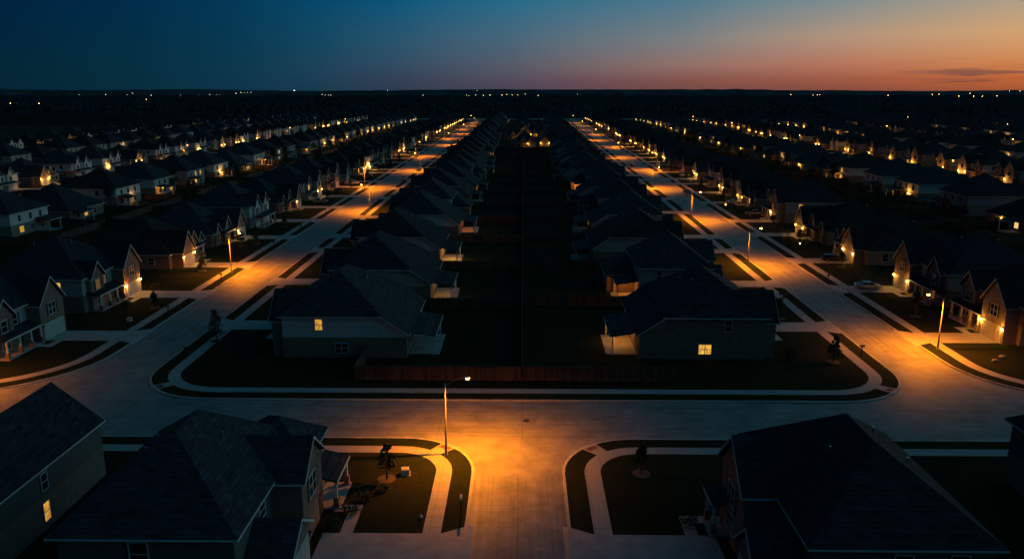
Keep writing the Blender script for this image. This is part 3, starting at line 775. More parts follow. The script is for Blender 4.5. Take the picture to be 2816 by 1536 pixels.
for p in NEAR:
    r = random.Random(int(p['x']*7+p['y']*13)); p['h'] = r.random()
    row = p['row']; cnt[row] = cnt.get(row, 0)+1; p['n'] = cnt[row]
    d = p['d']
    lod = 0 if d < 255 else (1 if d < 520 else 2)
    if row == 'MID': lod = 1
    st = (r.randrange(4), r.randrange(4), r.randrange(3))
    if p['kind'] == 'white': st = (st[0], 1, st[2])
    if p['lt'] == 'lampsA': st = (0, 0, 0)
    if p['lt'] == 'grey': st = (0, 0, 0)
    if p['lt'] == 'lb0': st = (1, 1, 2)
    if p['lt'] == 'rb0': st = (1, 5, 0)
    if p['lt'] == 'r2': st = (1, 2, 0)
    if p['lt'] in ('lampsA2','r3'): st = (3, 5, 1)
    rz = 0 if p['face'] == 1 else math.pi
    if row == 'MID': rz = -math.pi/2
    rz += {'R':-.011,'L':.0035}.get(row[0], 0)
    if abs(p['x']) > 250: rz += r.uniform(-.12,.12)
    lab = '%s, %s %s' % (KT[p['kind']], ordn(p['n']), ('house '+ROWT[row]) if row in ('LA','RA') else ('in the '+ROWT[row]))
    if row == 'MID': lab = ['low house with one lamp, facing us across the end of the middle yards',
                            'low house with brightly lit garage front beyond the middle fence'][p['n']-1] if p['n'] < 3 else 'dark low house %s behind the brightly lit garage at the end of the middle yards' % ordn(p['n']-2)
    skip = ()
    if row in ('LB','RB') and 470 < p['yc'] < 560: skip = ('patio',)
    if p['kind'] == 'wide' and p['lt'] == 'rb0': p['sk'] = None
    kkey = (p['kind'], lod, p['mir'], skip)
    root, objs, lamps = place_house(kkey, p['kind'], lod, p['mir'], (p['x'], p['y'], Z0), rz, lab, GT.get(row, 'houses of the outer rows'), st, litfn(p, r), skip)
    p['root'] = root; p['objs'] = objs
    if p['lt'] in ('rb0','lb0'):    # the two end houses: pick the lit window by where it sits on the wall facing us
        ps = [o for tg, o in objs if tg.startswith('pane:side')]
        bpy.context.view_layer.update()
        best = []
        for o in ps:
            c = root.matrix_basis @ (sum((v.co for v in o.data.vertices), Vector())/len(o.data.vertices))
            best.append((c.y, c.z, o))
        best = sorted(best, key=lambda b: b[0])[:2]
        for cy, cz, o in best:
            up = cz > 3
            o.material_slots[0].material = M['lit2'] if (p['lt'] == 'lb0') == up else M['dark']
            if p['lt'] == 'rb0' and not up: o.material_slots[0].material = M['lit']
        for tg, o in objs:
            if tg.startswith('pane:side') and o not in [b[2] for b in best]: o.material_slots[0].material = M['dark']
    if d < 900:
        for o in lamps: lamp_light(o, 150 if row == 'MID' else 170 if d < 300 else 460)
    # driveways
    if row in ('LA','RA','LB','RB','LC','RC','LD','RD'):
        g = GY[p['kind']]*(-1 if p['mir'] else 1)*(1 if p['face'] == 1 else -1)
        yg = p['yc']+g
        xs = {'LA':-57.3,'RA':57.3,'LB':-48.7,'RB':48.7,'LC':-167.7,'RC':167.7,'LD':-176.3,'RD':176.3}[row]
        xo = p['xf']+{'wide':1.2,'white':-1.8,'wideb':.4}.get(p['kind'], 0)*p['face']
        sgn = -1 if g > 0 else 1
        driveway(xo, xs, yg, 5.0, (p['yc']+(-.7 if g > 0 else .7), p['xf']-p['face']*1.) if d < 420 else None)

# patio lights under some back porches of the middle block
def patio_light(p, e, col=(1.,.50,.15)):
    po = [o for tg, o in p['objs'] if tg == 'patio']
    if not po: return
    o = po[0]; g = MB(); vs = [v.co for v in o.data.vertices]; c = sum(vs, Vector())/len(vs)
    g.ball((0,0,0), .13, 0, 8, (1,1,.6)); q = g.build('ceiling_lamp', [M['lampon']], o, True); q.location = (c.x+1.2, c.y+1.2, 2.72)
    l = bpy.data.lights.new('patio_light', 'POINT'); l.energy = e*6; l.color = (col[0], col[1]*.8, col[2]*.4); l.shadow_soft_size = .1
    lo = bpy.data.objects.new('patio_light', l); COL.objects.link(lo); lo.parent = o; lo.location = (c.x+.9, c.y+1.0, 2.3)
by = {}
for p in NEAR: by.setdefault(p['row'], []).append(p)
for row, idx, e, col in (('LB',1,18,(1.,.5,.15)),('LB',2,60,(1.,.55,.18)),('LB',3,34,(1.,.26,.05)),('LB',8,30,(1.,.5,.15)),('LB',11,40,(1.,.5,.15)),
                         ('RB',0,42,(1.,.5,.15)),('RB',1,30,(1.,.42,.10)),('RB',6,90,(1.,.5,.14)),('RB',12,40,(1.,.5,.14)),('LC',3,40,(1.,.5,.15)),('LC',7,60,(1.,.5,.15)),('RC',4,50,(1.,.5,.15))):
    patio_light(by[row][idx], e, col)

# foreground houses -------------------------------------------------
def custom(loc, rz, s, label, style, lit, mir=False):
    return place_house(('c', label), s, 0, mir, loc, rz, label, None, style, lit)
GWP = 'houses at the front by the stub street'
sL = dict(vols=[(-15.3,-2.9,-9.3,7.4,5.9,'hip',.74,2.9),(-9,-.4,-1.2,4.8,5.7,'gx',.78,9),(-8.2,-1.4,3.4,9.4,5.5,'hip',.75,0),(-7,.3,-7.8,-2.4,3.0,'gx',.6,9)], sheds=[],
    win=[('front','+x',-.4,1.8,3.3,2.0,1.8,1),('front','+x',-1.4,7.2,3.6,1.1,1.4,0),('side','-y',-9.3,-9.6,3.7,1.25,1.75,0),('side','-y',-9.3,-12.8,.9,1.1,1.5,0),('low','+x',-2.9,-3.4,4.1,1.2,1.1,0)],
    lamps=[('+x',.3,-2.6,2.1)], garage=(.3,-7.3,-2.9), porch=(-1.38,.9,5.0,9.8,3.2,2.65), cols=[(.65,5.3),(.65,9.4)], door=(-.4,3.9))
custom((-17.0,58.3,Z0), 0, sL, 'large dark hip roofed house at bottom left with brick gable window over its garage', (0,4,2), lambda t,k: None)
sR = dict(vols=[(-15.6,-3.2,-8.7,9.7,5.9,'hip',.74,2.9),(-9,0,-3.4,3.2,5.6,'gx',1.0,9),(-9,-1.4,3.3,7.2,4.4,'gx',1.0,9),(-7,.8,-9.4,-4.2,3.1,'gx',.85,9)], sheds=[],
    win=[('front','+x',0,0,3.2,1.9,1.8,1),('side','+y',9.7,-10.5,3.7,1.15,1.7,0),('side','+y',9.7,-6,3.7,1.15,1.7,0),('low','+x',0,0,.9,1.8,1.5,0)],
    lamps=[('+x',.8,-9.1,2.1)], garage=(.8,-8.9,-4.7), porch=(0,2.0,-3.0,3.0,3.2,2.7), cols=[(1.7,-2.7),(1.7,2.7)], door=(0,-2.2))
# the right one looks towards the stub street too, so it is turned half way round
rt = dict(sR); rt['vols'] = [(-15.6,-3.2,-9.3,9.3,5.9,'hip',.74,2.9),(-9,0,-4.9,2.1,5.75,'gx',.95,9),(-7,-1.2,2.6,9.0,3.1,'gx',.85,9)]
custom((16.5,57.9,Z0), math.pi, dict(sR, vols=[(-15.6,-3.2,-8.0,9.5,5.9,'hip',.72,2.9),(-9,-.5,-4.3,2.6,5.75,'gx',.9,9),(-7,.2,4.2,9.2,3.1,'gx',.85,9)],
    win=[('front','+x',-.5,-1,3.2,1.9,1.8,1),('side','+y',9.5,-9.4,3.6,1.15,1.7,0),('side','+y',9.5,-13.2,3.6,1.15,1.7,0),('low','+x',-.5,-1,.9,1.8,1.5,0)],
    lamps=[('+x',.2,9.0,2.1)], garage=(.2,4.6,8.6), porch=(-.5,.9,-4.4,-1.4,3.2,2.7), cols=[(.6,-4.1),(.6,-1.8)], door=(-.5,1.6)),
    'large near black hip roofed house filling the bottom right corner', (1,4,0), lambda t,k: None)
# farther left one: gable roof with ridge running away, grey side wall with a lit window
sF = dict(vols=[(-8.7,0,-16,9.4,5.3,'gy',.80,2.9)], sheds=[],
    win=[('side','+x',0,.1,3.4,.8,1.4,0),('low','+x',0,-.1,.7,.8,1.6,0),('side','+x',0,-9,3.4,.9,1.4,0)], lamps=[])
o = custom((-40.0,60.2,Z0), 0, sF, 'grey sided house with dark gable roof at the bottom left edge, one dim lit window', (1,4,0), lambda t,k: 'lit2' if t == 'low' else None)
sG = dict(vols=[(-14,-1,-9,9,6.0,'hip',.76,2.9)], sheds=[], win=[('side','-y',-9,-6,3.8,1.1,1.5,0),('side','+y',9,-6,3.8,1.1,1.5,0)], lamps=[])
custom((59.6,60.5,Z0), 0, sG, 'dark roofed house just entering the frame at the right edge below the junction', (1,4,0), lambda t,k: None)
driveway(-16.7, -4.6, 54.8, 9.4, (63.5,-16.6)); driveway(16.2, 3.9, 54.8, 9.4, (62,16.0))

dr = drive.build('driveway', M['drive']); tag(dr, kind='structure')
# kerb ramps at the corners
rp, rb = MB(), MB()
def ramp_strip(cx, cy, rad, ang, w=1.5):
    """strip from the sidewalk down to the gutter on a corner of centre cx, cy"""
    c, s_ = math.cos(R(ang)), math.sin(R(ang))
    def P(u, v, z): x, y = warp(cx+u*c-v*s_, cy+u*s_+v*c); return (x, y, z)
    a, k = rad-2.3, rad
    rp.add([P(a,-w/2,Z0+.010),P(k-.3,-w/2-.2,Z0+.012),P(k-.3,w/2+.2,Z0+.012),P(a,w/2,Z0+.010),P(k+.25,-w/2-.2,.014),P(k+.25,w/2+.2,.014)], [(0,1,2,3),(1,4,5,2)])
    rb.add([P(k-1.15,-w/2+.1,Z0+.018),P(k-.45,-w/2+.1,Z0+.02),P(k-.45,w/2-.1,Z0+.02),P(k-1.15,w/2-.1,Z0+.018)], [(0,1,2,3)])
for a in ((-12.6,70.4,8,50),(11.9,70.4,8,130),(-38.2,99.4,10.5,222),(38.2,99.4,10.5,318),(-73.3,105.5,16,285),(71.3,103.5,14,262)): ramp_strip(*a)
tag(rp.build('kerb_ramp', M['walk']), kind='structure'); tag(rb.build('ramp_paving', M['ramp']), kind='structure')

# everything too far to tell apart: one built up mass
rest = MB()
for p in REST:
    r = random.Random(int(p['x']*7+p['y']*13)); s = spec(p['kind'])
    Mx = Matrix.Translation((p['x'], p['y'], Z0)) @ Matrix.Rotation((0 if p['face'] == 1 else math.pi)+r.uniform(-.1,.1), 4, 'Z')
    w, rf, tr = MB(), MB(), MB()
    for (x0,x1,y0,y1,h,rt_,pp,lo) in s['vols']:
        w.box(x0,x1,y0,y1,-.1,h,0)
        if rt_ == 'hip': hip_roof(rf, tr, x0,x1,y0,y1,h,pp)
        else:
            hw = (y1-y0)/2; w.prism([(y0,h),(y1,h),((y0+y1)/2,h+hw*pp)], 'x', x0, x1, 0); gable_roof(rf, tr, 'x', x0,x1,y0,y1,h+.05,pp)
    rest.merge(w, Mx, {0:0}); rest.merge(rf, Mx, {0:1})
    g = MB()
    if r.random() < .7:
        for (tg, face, pl, u, z, ww, hh, sh) in s['win']:
            if r.random() < .2: g.fbox(face, pl, u-ww/2, u+ww/2, z, z+hh, .01, .05)
        rest.merge(g, Mx, {0:2})
    if r.random() < .8:
        g = MB()
        for (face, pl, u, z) in s['lamps'][::2]: g.fbox(face, pl, u-.12, u+.12, z-.15, z+.2, .1, .34)
        rest.merge(g, Mx, {0:3})
if REST:
    o = rest.build('distant_houses', [SIDE[0], ROOF[0], M['lit'], M['lampon']])
    tag(o, 'far houses beyond the outer rows, only specks of light under the woodland', 'houses', kind='stuff')

# ------------------------------------------------------------------ street lamps
HP = 7.6
def lamp_meshes():
    pole, arm, head, lens, basep = MB(), MB(), MB(), MB(), MB()
    pole.tube([(0,0,.1),(0,0,2.5),(0,0,HP)], [.11,.095,.065], 12)
    basep.tube([(0,0,0),(0,0,.12)], .17, 12); basep.box(-.17,.17,-.17,.17,0,.04)
    pts = [(0,0,HP-.35)] + [(.05+1.85*t, 0, HP-.35+.85*math.sin(t*math.pi/2)**.9) for t in (.12,.25,.4,.55,.7,.85,1.)]
    arm.tube(pts, [.035]*len(pts), 8)
    head.ball((2.2,0,HP+.53), .36, 0, 10, (1,.42,.32)); head.box(1.86,2.1,-.06,.06,HP+.47,HP+.58)
    lens.ball((2.28,0,HP+.42), .23, 0, 10, (1,.8,.6))
    return (('pole',pole,M['metal']),('arm',arm,M['metal']),('lamp_head',head,M['metal']),('lens',lens,M['sodium']),('base_plate',basep,M['metal']))
SL = bpy.data.lights.new('sodium_light', 'SPOT'); SL.energy = 18500; SL.color = (1.,.25,.0); SL.spot_size = R(160); SL.spot_blend = .85; SL.shadow_soft_size = .15
lampproto = None
def street_lamp(x, y, rz, label, z=Z0, light=SL, wr=True):
    global lampproto
    if wr: x, y = warp(x, y)
    root = empty('street_lamp', (x,y,z), rz, label, 'street lamp', 'street lamps along the streets')
    if lampproto is None:
        os = {}
        for nm, mb, mt in lamp_meshes():
            os[nm] = mb.build(nm, mt, root if nm != 'lens' else os['lamp_head'], smooth=nm in ('pole','arm','lamp_head','lens'))
        lampproto = [(nm, os[nm]) for nm in ('pole','arm','lamp_head','lens','base_plate')]
    else:
        hd = None
        for nm, o in lampproto:
            c = o.copy(); COL.objects.link(c); c.parent = hd if nm == 'lens' else root
            if nm == 'lamp_head': hd = c
    l = bpy.data.objects.new('sodium_light', light); COL.objects.link(l); l.parent = root; l.location = (2.3,0,HP+.18)
    return root
street_lamp(-7.7, 74.4, R(8), 'tall street lamp with curved arm at the mouth of the stub street in front', wr=False)
LL = [(-59.2,157,0),(-46.6,241.6,1),(-59.2,300,0),(-46.6,368,1),(-59.2,450,0),(-46.6,545,1),(-59.2,620,0),(-46.6,690,1),(-59.2,770,0),(-46.6,850,1),(-59.2,930,0)]
RL = [(59.2,109,1),(46.6,164,0),(46.6,225,0),(46.6,300,0),(59.2,372,1),(46.6,444,0),(59.2,528,1),(46.6,600,0),(59.2,680,1),(46.6,760,0),(59.2,850,1),(46.6,930,0)]
for i, (x, y, f) in enumerate(LL):
    street_lamp(x, y, math.pi*f, 'street lamp, %s along the left street, standing on its %s side' % (ordn(i+1), 'left' if x < -53 else 'right'))
for i, (x, y, f) in enumerate(RL):
    street_lamp(x, y, math.pi*f, 'street lamp, %s along the right street, standing on its %s side' % (ordn(i+1), 'right' if x > 53 else 'left'))
k = 0
for (x, y, f) in ((-73,91.4,-.5),):
    street_lamp(x, y, math.pi*f, 'street lamp past the left edge, lighting the corner of the cross street', wr=False)
for x, ys in ((-178.2,(240,420,620,820)),(178.2,(330,520,720,900)),(291.2,(480,660,860)),(404,(700,880))):
    for j, y in enumerate(ys):
        street_lamp(x, y, 0 if x < 0 else math.pi, 'street lamp, %s along the %s' % (ordn(j+1), {-178.2:'outer left street behind the gardens',178.2:'second street out to the right',291.2:'third street out to the right',404:'fourth street out to the right'}[x]))

# ------------------------------------------------------------------ fences
def fence(a, b, label, h=1.85, group='wooden yard fences', bay=2.4):
    a = Vector((*a, 0)); b = Vector((*b, 0)); L = (b-a).length; ang = math.atan2(b.y-a.y, b.x-a.x)
    root = empty('wooden_fence', (a.x, a.y, Z0), ang, label, 'fence', group)
    p = MB(); n = max(1, round(L/bay)); r = random.Random(int(a.x*3+a.y*5))
    for i in range(n):
        x0 = L*i/n+.05; x1 = L*(i+1)/n-.05; hh = h+r.uniform(-.05,.05)
        m = int((x1-x0)/.3) if L < 60 else 2
        for q in range(m):
            u0 = x0+(x1-x0)*q/m; u1 = x0+(x1-x0)*(q+1)/m-.008
            p.box(u0, u1, -.012+r.uniform(-.003,.003), .012, .04, hh+r.uniform(-.02,.02))
    p.build('fence_board', M['fence'], root)
    rl = MB()
    for z in (.4, 1.45): rl.box(0, L, .013, .05, z, z+.09)
    rl.box(0, L, -.05, .06, h+.06, h+.1)
    rl.build('rail', M['fence'], root)
    ps = MB()
    for i in range(n+1): ps.box(L*i/n-.045, L*i/n+.045, .014, .1, 0, h+.02)
    tag(ps.build('posts', M['fence'], root), kind='stuff')
    return root
fence((-21.3,95.4), (0,95.4), 'left half of the brown wooden fence facing the cross street')
fence((0,95.4), (19.4,95.4), 'right half of the brown wooden fence facing the cross street')
fence((0,95.6), (0,495), 'long fence running away between the back gardens of the middle block')
for sgn, nm in ((-1,'left'),(1,'right')):
    for i in range(13):
        yy = 130+30*i+(1.5 if sgn > 0 else 0)
        x0 = -19.5 if sgn < 0 else .1; x1 = -.1 if sgn < 0 else 19.5
        fence((x0,yy), (x1,yy), 'garden dividing fence on the %s of the middle fence, %s from the front' % (nm, ordn(i+1)), h=1.8)
fence((-21.3,95.6), (-21.3,103.8), 'short fence joining the left end house to the front fence')
for nm, xx, y0, y1 in (('left',-113,190,520),('right',113,190,520)):
    x0, _ = warp(xx, y0); x1, _ = warp(xx, y1)
    fence((x0,y0), (x1,y1), 'long fence running away behind the gardens of the outer %s houses' % nm)
    for i in range(9):
        yy = 186+27*i; sgn = -1 if xx < 0 else 1; xw, _ = warp(xx, yy); xa, _ = warp(sgn*92, yy); xb, _ = warp(sgn*132, yy)
        fence((min(xa,xb),yy), (max(xa,xb),yy), 'garden dividing fence between the outer %s rows, %s from the front' % (nm, ordn(i+1)), h=1.8)
fence((-14,497), (22,497), 'pale lit fence across the far end of the middle gardens')

# ------------------------------------------------------------------ trees and shrubs
def leafball(mb, c, rx, rz_, n, size, r):
    for _ in range(n):
        while True:
            q = Vector((r.uniform(-1,1), r.uniform(-1,1), r.uniform(-1,1)))
            if .25 < q.length < 1: break
        p = Vector((c[0]+q.x*rx, c[1]+q.y*rx, c[2]+q.z*rz_))
        nrm = Vector((r.gauss(0,1), r.gauss(0,1), r.gauss(0,1)+.6)).normalized(); a = nrm.orthogonal().normalized()*size*r.uniform(.6,1.3); b = nrm.cross(a)*.6
        mb.add([tuple(p-a), tuple(p-b), tuple(p+a), tuple(p+b)], [(0,1,2,3)])
def tree(x, y, h, w, label, kind='round', group=None, name='young_tree'):
    r = random.Random(int(x*31+y*17)); x, y = warp(x, y)
    root = empty(name, (x,y,Z0), r.uniform(0,6), label, 'tree', group)
    t = MB(); t.tube([(0,0,-.05),(.04,.02,h*.4),(-.02,.03,h*.85)], [.05+.012*h,.04+.006*h,.015], 8)
    for k in range(7):
        a = r.uniform(0,6.28); z = h*r.uniform(.3,.75); L = w*r.uniform(.5,.9)
        t.tube([(0,0,z),(math.cos(a)*L*.5,math.sin(a)*L*.5,z+L*.35),(math.cos(a)*L,math.sin(a)*L,z+L*.55)], [.03,.018,.008], 5)
    t.build('trunk', M['bark'], root, True)
    c = MB()
    if kind == 'cone':
        for k in range(9):
            z = h*(.22+.085*k); ww = w*(1-.095*k)*r.uniform(.85,1.1)
            for q in range(6):
                a = r.uniform(0,6.28); leafball(c, (math.cos(a)*ww*.6, math.sin(a)*ww*.6, z+r.uniform(-.1,.1)), ww*.42, h*.06, 26, .11, r)
    else:
        for k in range(15):
            a = r.uniform(0,6.28); z = r.uniform(.38,.92); ww = w*math.sin(min(1,(1.05-z)*1.9))*.75
            leafball(c, (math.cos(a)*ww*r.uniform(.2,1), math.sin(a)*ww*r.uniform(.2,1), h*z), w*.34, w*.3, 55, .12 if w < 2 else .24, r)
    c.build('crown', M['leaf'], root)
    return root
def shrub(x, y, w, h, label, group='shrubs by the houses', mat='leaf'):
    r = random.Random(int(x*31+y*17)); x, y = warp(x, y)
    c = MB()
    for k in range(6): leafball(c, (r.uniform(-.5,.5)*w, r.uniform(-.5,.5)*w, h*r.uniform(.3,.6)), w*.45, h*.42, 60, .09, r)
    o = c.build('shrub', M[mat]); o.location = (x,y,Z0); tag(o, label, 'shrub', group); return o
def mulch(x, y, rr):
    mb = MB(); P = [(rr*math.cos(t/14*6.283), rr*math.sin(t/14*6.283), 0) for t in range(14)]; mb.add(P, [tuple(range(14))])
    x, y = warp(x, y); o = mb.build('mulch_bed', M['bark']); o.location = (x,y,Z0+.02); tag(o, kind='structure'); return o
TR = [(-12.9,69.0,3.6,1.15,'round','small leafy tree on the lit corner lawn left of the stub street'),
      (11.6,70.4,3.2,1.0,'round','thin young tree on the dark corner lawn right of the stub street'),
      (42.3,103.2,4.0,1.25,'cone','young conifer on the lawn beside the right end house'),
      (-45.2,111.4,5.0,1.6,'cone','dark tree by the driveway of the left end house'),
      (41.5,124.5,4.6,1.2,'round','spindly tree behind the roof of the right end house'),
      (-62.5,129.5,3.0,.9,'round','low dark tree before the lit garage with two lamps on the left'),
      (-65.5,158.0,3.4,1.2,'cone','bushy conifer in front of the single storey garage on the left street'),
      (-64.0,187.5,4.6,1.5,'cone','dark conifer beside the third driveway on the left street'),
      (-66.5,184.5,3.8,1.3,'round','round tree next to the dark conifer on the left street'),
      (66.0,163.5,3.2,1.4,'round','broad tree at the nose of the black car on the right street'),
      (66.8,192.5,3.2,1.5,'round','pale bushy tree in the lawn below the two lamp garage on the right'),
      (64.0,126.0,4.2,1.0,'round','bare stemmed tree on the lawn below the porch house at right'),
      (66.5,214.0,4.0,1.5,'round','tree beside the porch lit house further up the right street'),
      (-64.5,213.0,3.0,1.0,'round','small tree on the lawn by the pale two gabled house')]
for x, y, h, w, k, lab in TR:
    tree(x, y, h, w, lab, k, 'young trees in the front lawns')
    mulch(x, y, .9)
rr = random.Random(5)
TW = ['left','right']
for row, sx in (('LA',-64.5),('RA',64.5)):
    for i in range(12):
        yy = 262+i*33+rr.uniform(-6,6)
        tree(sx, yy, rr.uniform(3,5), rr.uniform(1,1.7), 'small dark lawn tree, %s up the far %s street' % (ordn(i+1), 'left' if sx < 0 else 'right'), rr.choice(['round','cone']), 'small trees up the long streets')
protos = []
def garden_tree(x, y, sc, k, label):
    x, y = warp(x, y)
    if k >= len(protos):
        o = tree(x, y, 6.2+k*.7, 2.5+.3*k, label, 'round', 'trees in the back gardens', 'garden_tree'); o.location = (x,y,Z0); protos.append(o)
        ch = [c for c in o.children]
        for c in ch:
            if c.name.startswith('crown'):
                me = c.data
        return
    src = protos[k]; c = src.copy(); COL.objects.link(c); c.location = (x,y,Z0); c.scale = (sc,sc,sc*1.05); c.rotation_euler.z = x+y; c['label'] = label
    for q in src.children:
        d = q.copy(); COL.objects.link(d); d.parent = c
gr = random.Random(21); n = 0
for xx, y0, y1, num, nm in ((-101,150,560,13,'behind the left street houses'),(-125,230,620,10,'before the second left row'),(101,150,560,13,'behind the right street houses'),(126,215,620,10,'before the second right row'),(-230,420,900,8,'between the outer left rows'),(236,420,900,10,'between the outer right rows')):
    for i in range(num):
        yy = y0+(y1-y0)*(i+gr.uniform(.1,.9))/num
        garden_tree(xx+gr.uniform(-5,5), yy, gr.uniform(.75,1.35), n if n < 4 else gr.randrange(4), 'dark garden tree %s, %s from the front' % (nm, ordn(i+1))); n += 1
SH = [(-15.2,62.6,1.2,1.0,'dark clump of shrubs on the bed near the left front porch'),(-16.0,60.4,1.0,.9,'low shrub against the left front porch'),
      (-14.2,64.8,1.1,1.2,'spiky pale edged shrub on the left front lawn'),(-16.0,47.6,.8,.9,'rounded shrub by the bottom driveway'),
      (14.4,61,1.1,1.0,'dark shrub beside the right front porch'),(-12.9,66.6,.9,.5,'low bush under the small leafy tree'),
      (-69.3,119.6,.7,.6,'small shrub at the corner of the dark garage on the left'),(-68.4,131.6,1.0,.9,'shrub bed below the long porch on the left'),
      (-69,144.0,1.0,.9,'shrub by the lit garage post on the left'),(70.0,132.0,1.1,.9,'shrub in front of the lit porch columns on the right'),
      (69.8,128.5,1.0,.8,'shrub under the porch end on the right'),(70.0,118.2,1.0,.8,'shrub bed beside the brick garage at the right edge'),
      (36.5,103.5,.9,1.0,'shrubs at the corner of the right end house'),(37.3,106.5,.9,.9,'shrub by the front door of the right end house'),
      (-23,103.0,.8,.7,'bush against the brick side wall of the left end house')]
for a in SH: shrub(a[0], a[1], a[2], a[3], a[4])

# ------------------------------------------------------------------ street furniture and yard things
def mailbox(x, y, rz, label, h=1.05, pale=True, w=.5, wr=True):
    if wr: x, y = warp(x, y)
    root = empty('mailbox', (x,y,Z0), rz, label, 'mailbox', 'mailboxes on the verges')
    p = MB(); p.box(-.06,.06,-.06,.06,-.05,h); p.box(-.09,.09,-.09,.09,0,.12); p.build('post', M['black'], root)
    b = MB(); P = [(-.12,0),(.12,0),(.12,.14)]+[(.12*math.cos(t), .14+.12*math.sin(t)) for t in (.5,1.05,1.57,2.1,2.6)]+[(-.12,.14)]
    b.prism([(q[0], q[1]+h) for q in P], 'x', -w/2, w/2); b.build('box', M['gdoor'] if pale else M['iron'], root)
    f = MB(); f.box(.1,.14,.12,.14,h+.1,h+.34); f.box(.1,.2,.12,.14,h+.26,h+.36); f.build('flag', M['ramp'], root)
    return root
mailbox(-5.3, 62.8, R(90), 'pale topped mailbox on a black post on the verge strip beside the stub street', wr=False, w=.75, h=1.4)
mailbox(-46.9, 104.6, 0, 'dark mailbox post on the verge near the left end house', pale=False)
mailbox(46.9, 105.4, R(20), 'tall wide topped mailbox at the kerb below the right end house', h=1.5, pale=False, w=.8)
mailbox(58.6, 150.6, 0, 'short dark mailbox on the verge across from the brightest pool on the right street', pale=False)
for i, yy in enumerate((126,150,184,208,236)): mailbox(-58.7, yy, 0, 'mailbox on the left verge of the left street, %s one back' % ordn(i+1), pale=False)
mh = MB(); mh.cyl(.48, 83.2, -.02, .012, .36, 24); mh.tube([(.48,83.2,.012),(.48,83.2,.016)], .3, 24)
o = mh.build('manhole_cover', M['iron']); tag(o, 'round dark manhole cover in the middle of the cross street', 'manhole cover')
# utility boxes, ball, stones
def ubox(x, y, label, s=1., wr=True):
    if wr: x, y = warp(x, y)
    root = empty('utility_box', (x,y,Z0), .15, label, 'utility box', 'utility boxes on the lawns')
    b = MB(); b.prism([(-.4*s,0),(.4*s,0),(.4*s,.62*s),(.3*s,.72*s),(-.3*s,.72*s),(-.4*s,.62*s)], 'x', -.42*s, .42*s); b.build('cabinet', M['gdoor'], root)
    l = MB(); l.box(-.5*s,.5*s,-.5*s,.5*s,-.02,.05); l.build('pad', M['drive'], root)
ubox(-11.2, 70.0, 'pale utility box on the lawn beside the small leafy tree', .9, False)
ubox(-63.0, 121.5, 'dark utility box with pale end on the lawn before the dark garage', .8)
b = MB(); b.ball((0,0,.16), .17, 0, 12); o = b.build('lawn_ball', M['trim'], smooth=True); o.location = (-8.7,61.9,Z0); tag(o, 'small white ball lying on the left corner lawn', 'ball')
for i, (x, y) in enumerate(((64.2,103.5),(66.1,105.2))):
    b = MB(); b.ball((0,0,.2), .38, 0, 8, (1.2,.8,.7)); o = b.build('rock', M['rock']); o.location = (*warp(x,y),Z0); tag(o, ['pale landscape rock on the lawn at the right edge, nearer one','pale landscape rock on the right edge lawn, farther one'][i], 'rock')
# path lights on a few lawns
def path_light(x, y, label):
    x, y = warp(x, y); root = empty('path_lamp', (x,y,Z0), 0, label, 'garden lamp', 'garden lamps')
    p = MB(); p.cyl(0,0,-.05,1.5,.03,8); p.build('post', M['iron'], root, True)
    g = MB(); g.ball((0,0,1.65), .16, 0, 8); q = g.build('globe', M['lampon'], root, True)
    lamp_light(q, 14, (0,0,0), r=.17)
path_light(63.0, 181, 'glowing garden lamp on the lawn between two driveways of the right street')
path_light(61.0, 245, 'glowing garden lamp near the kerb farther up the right street')

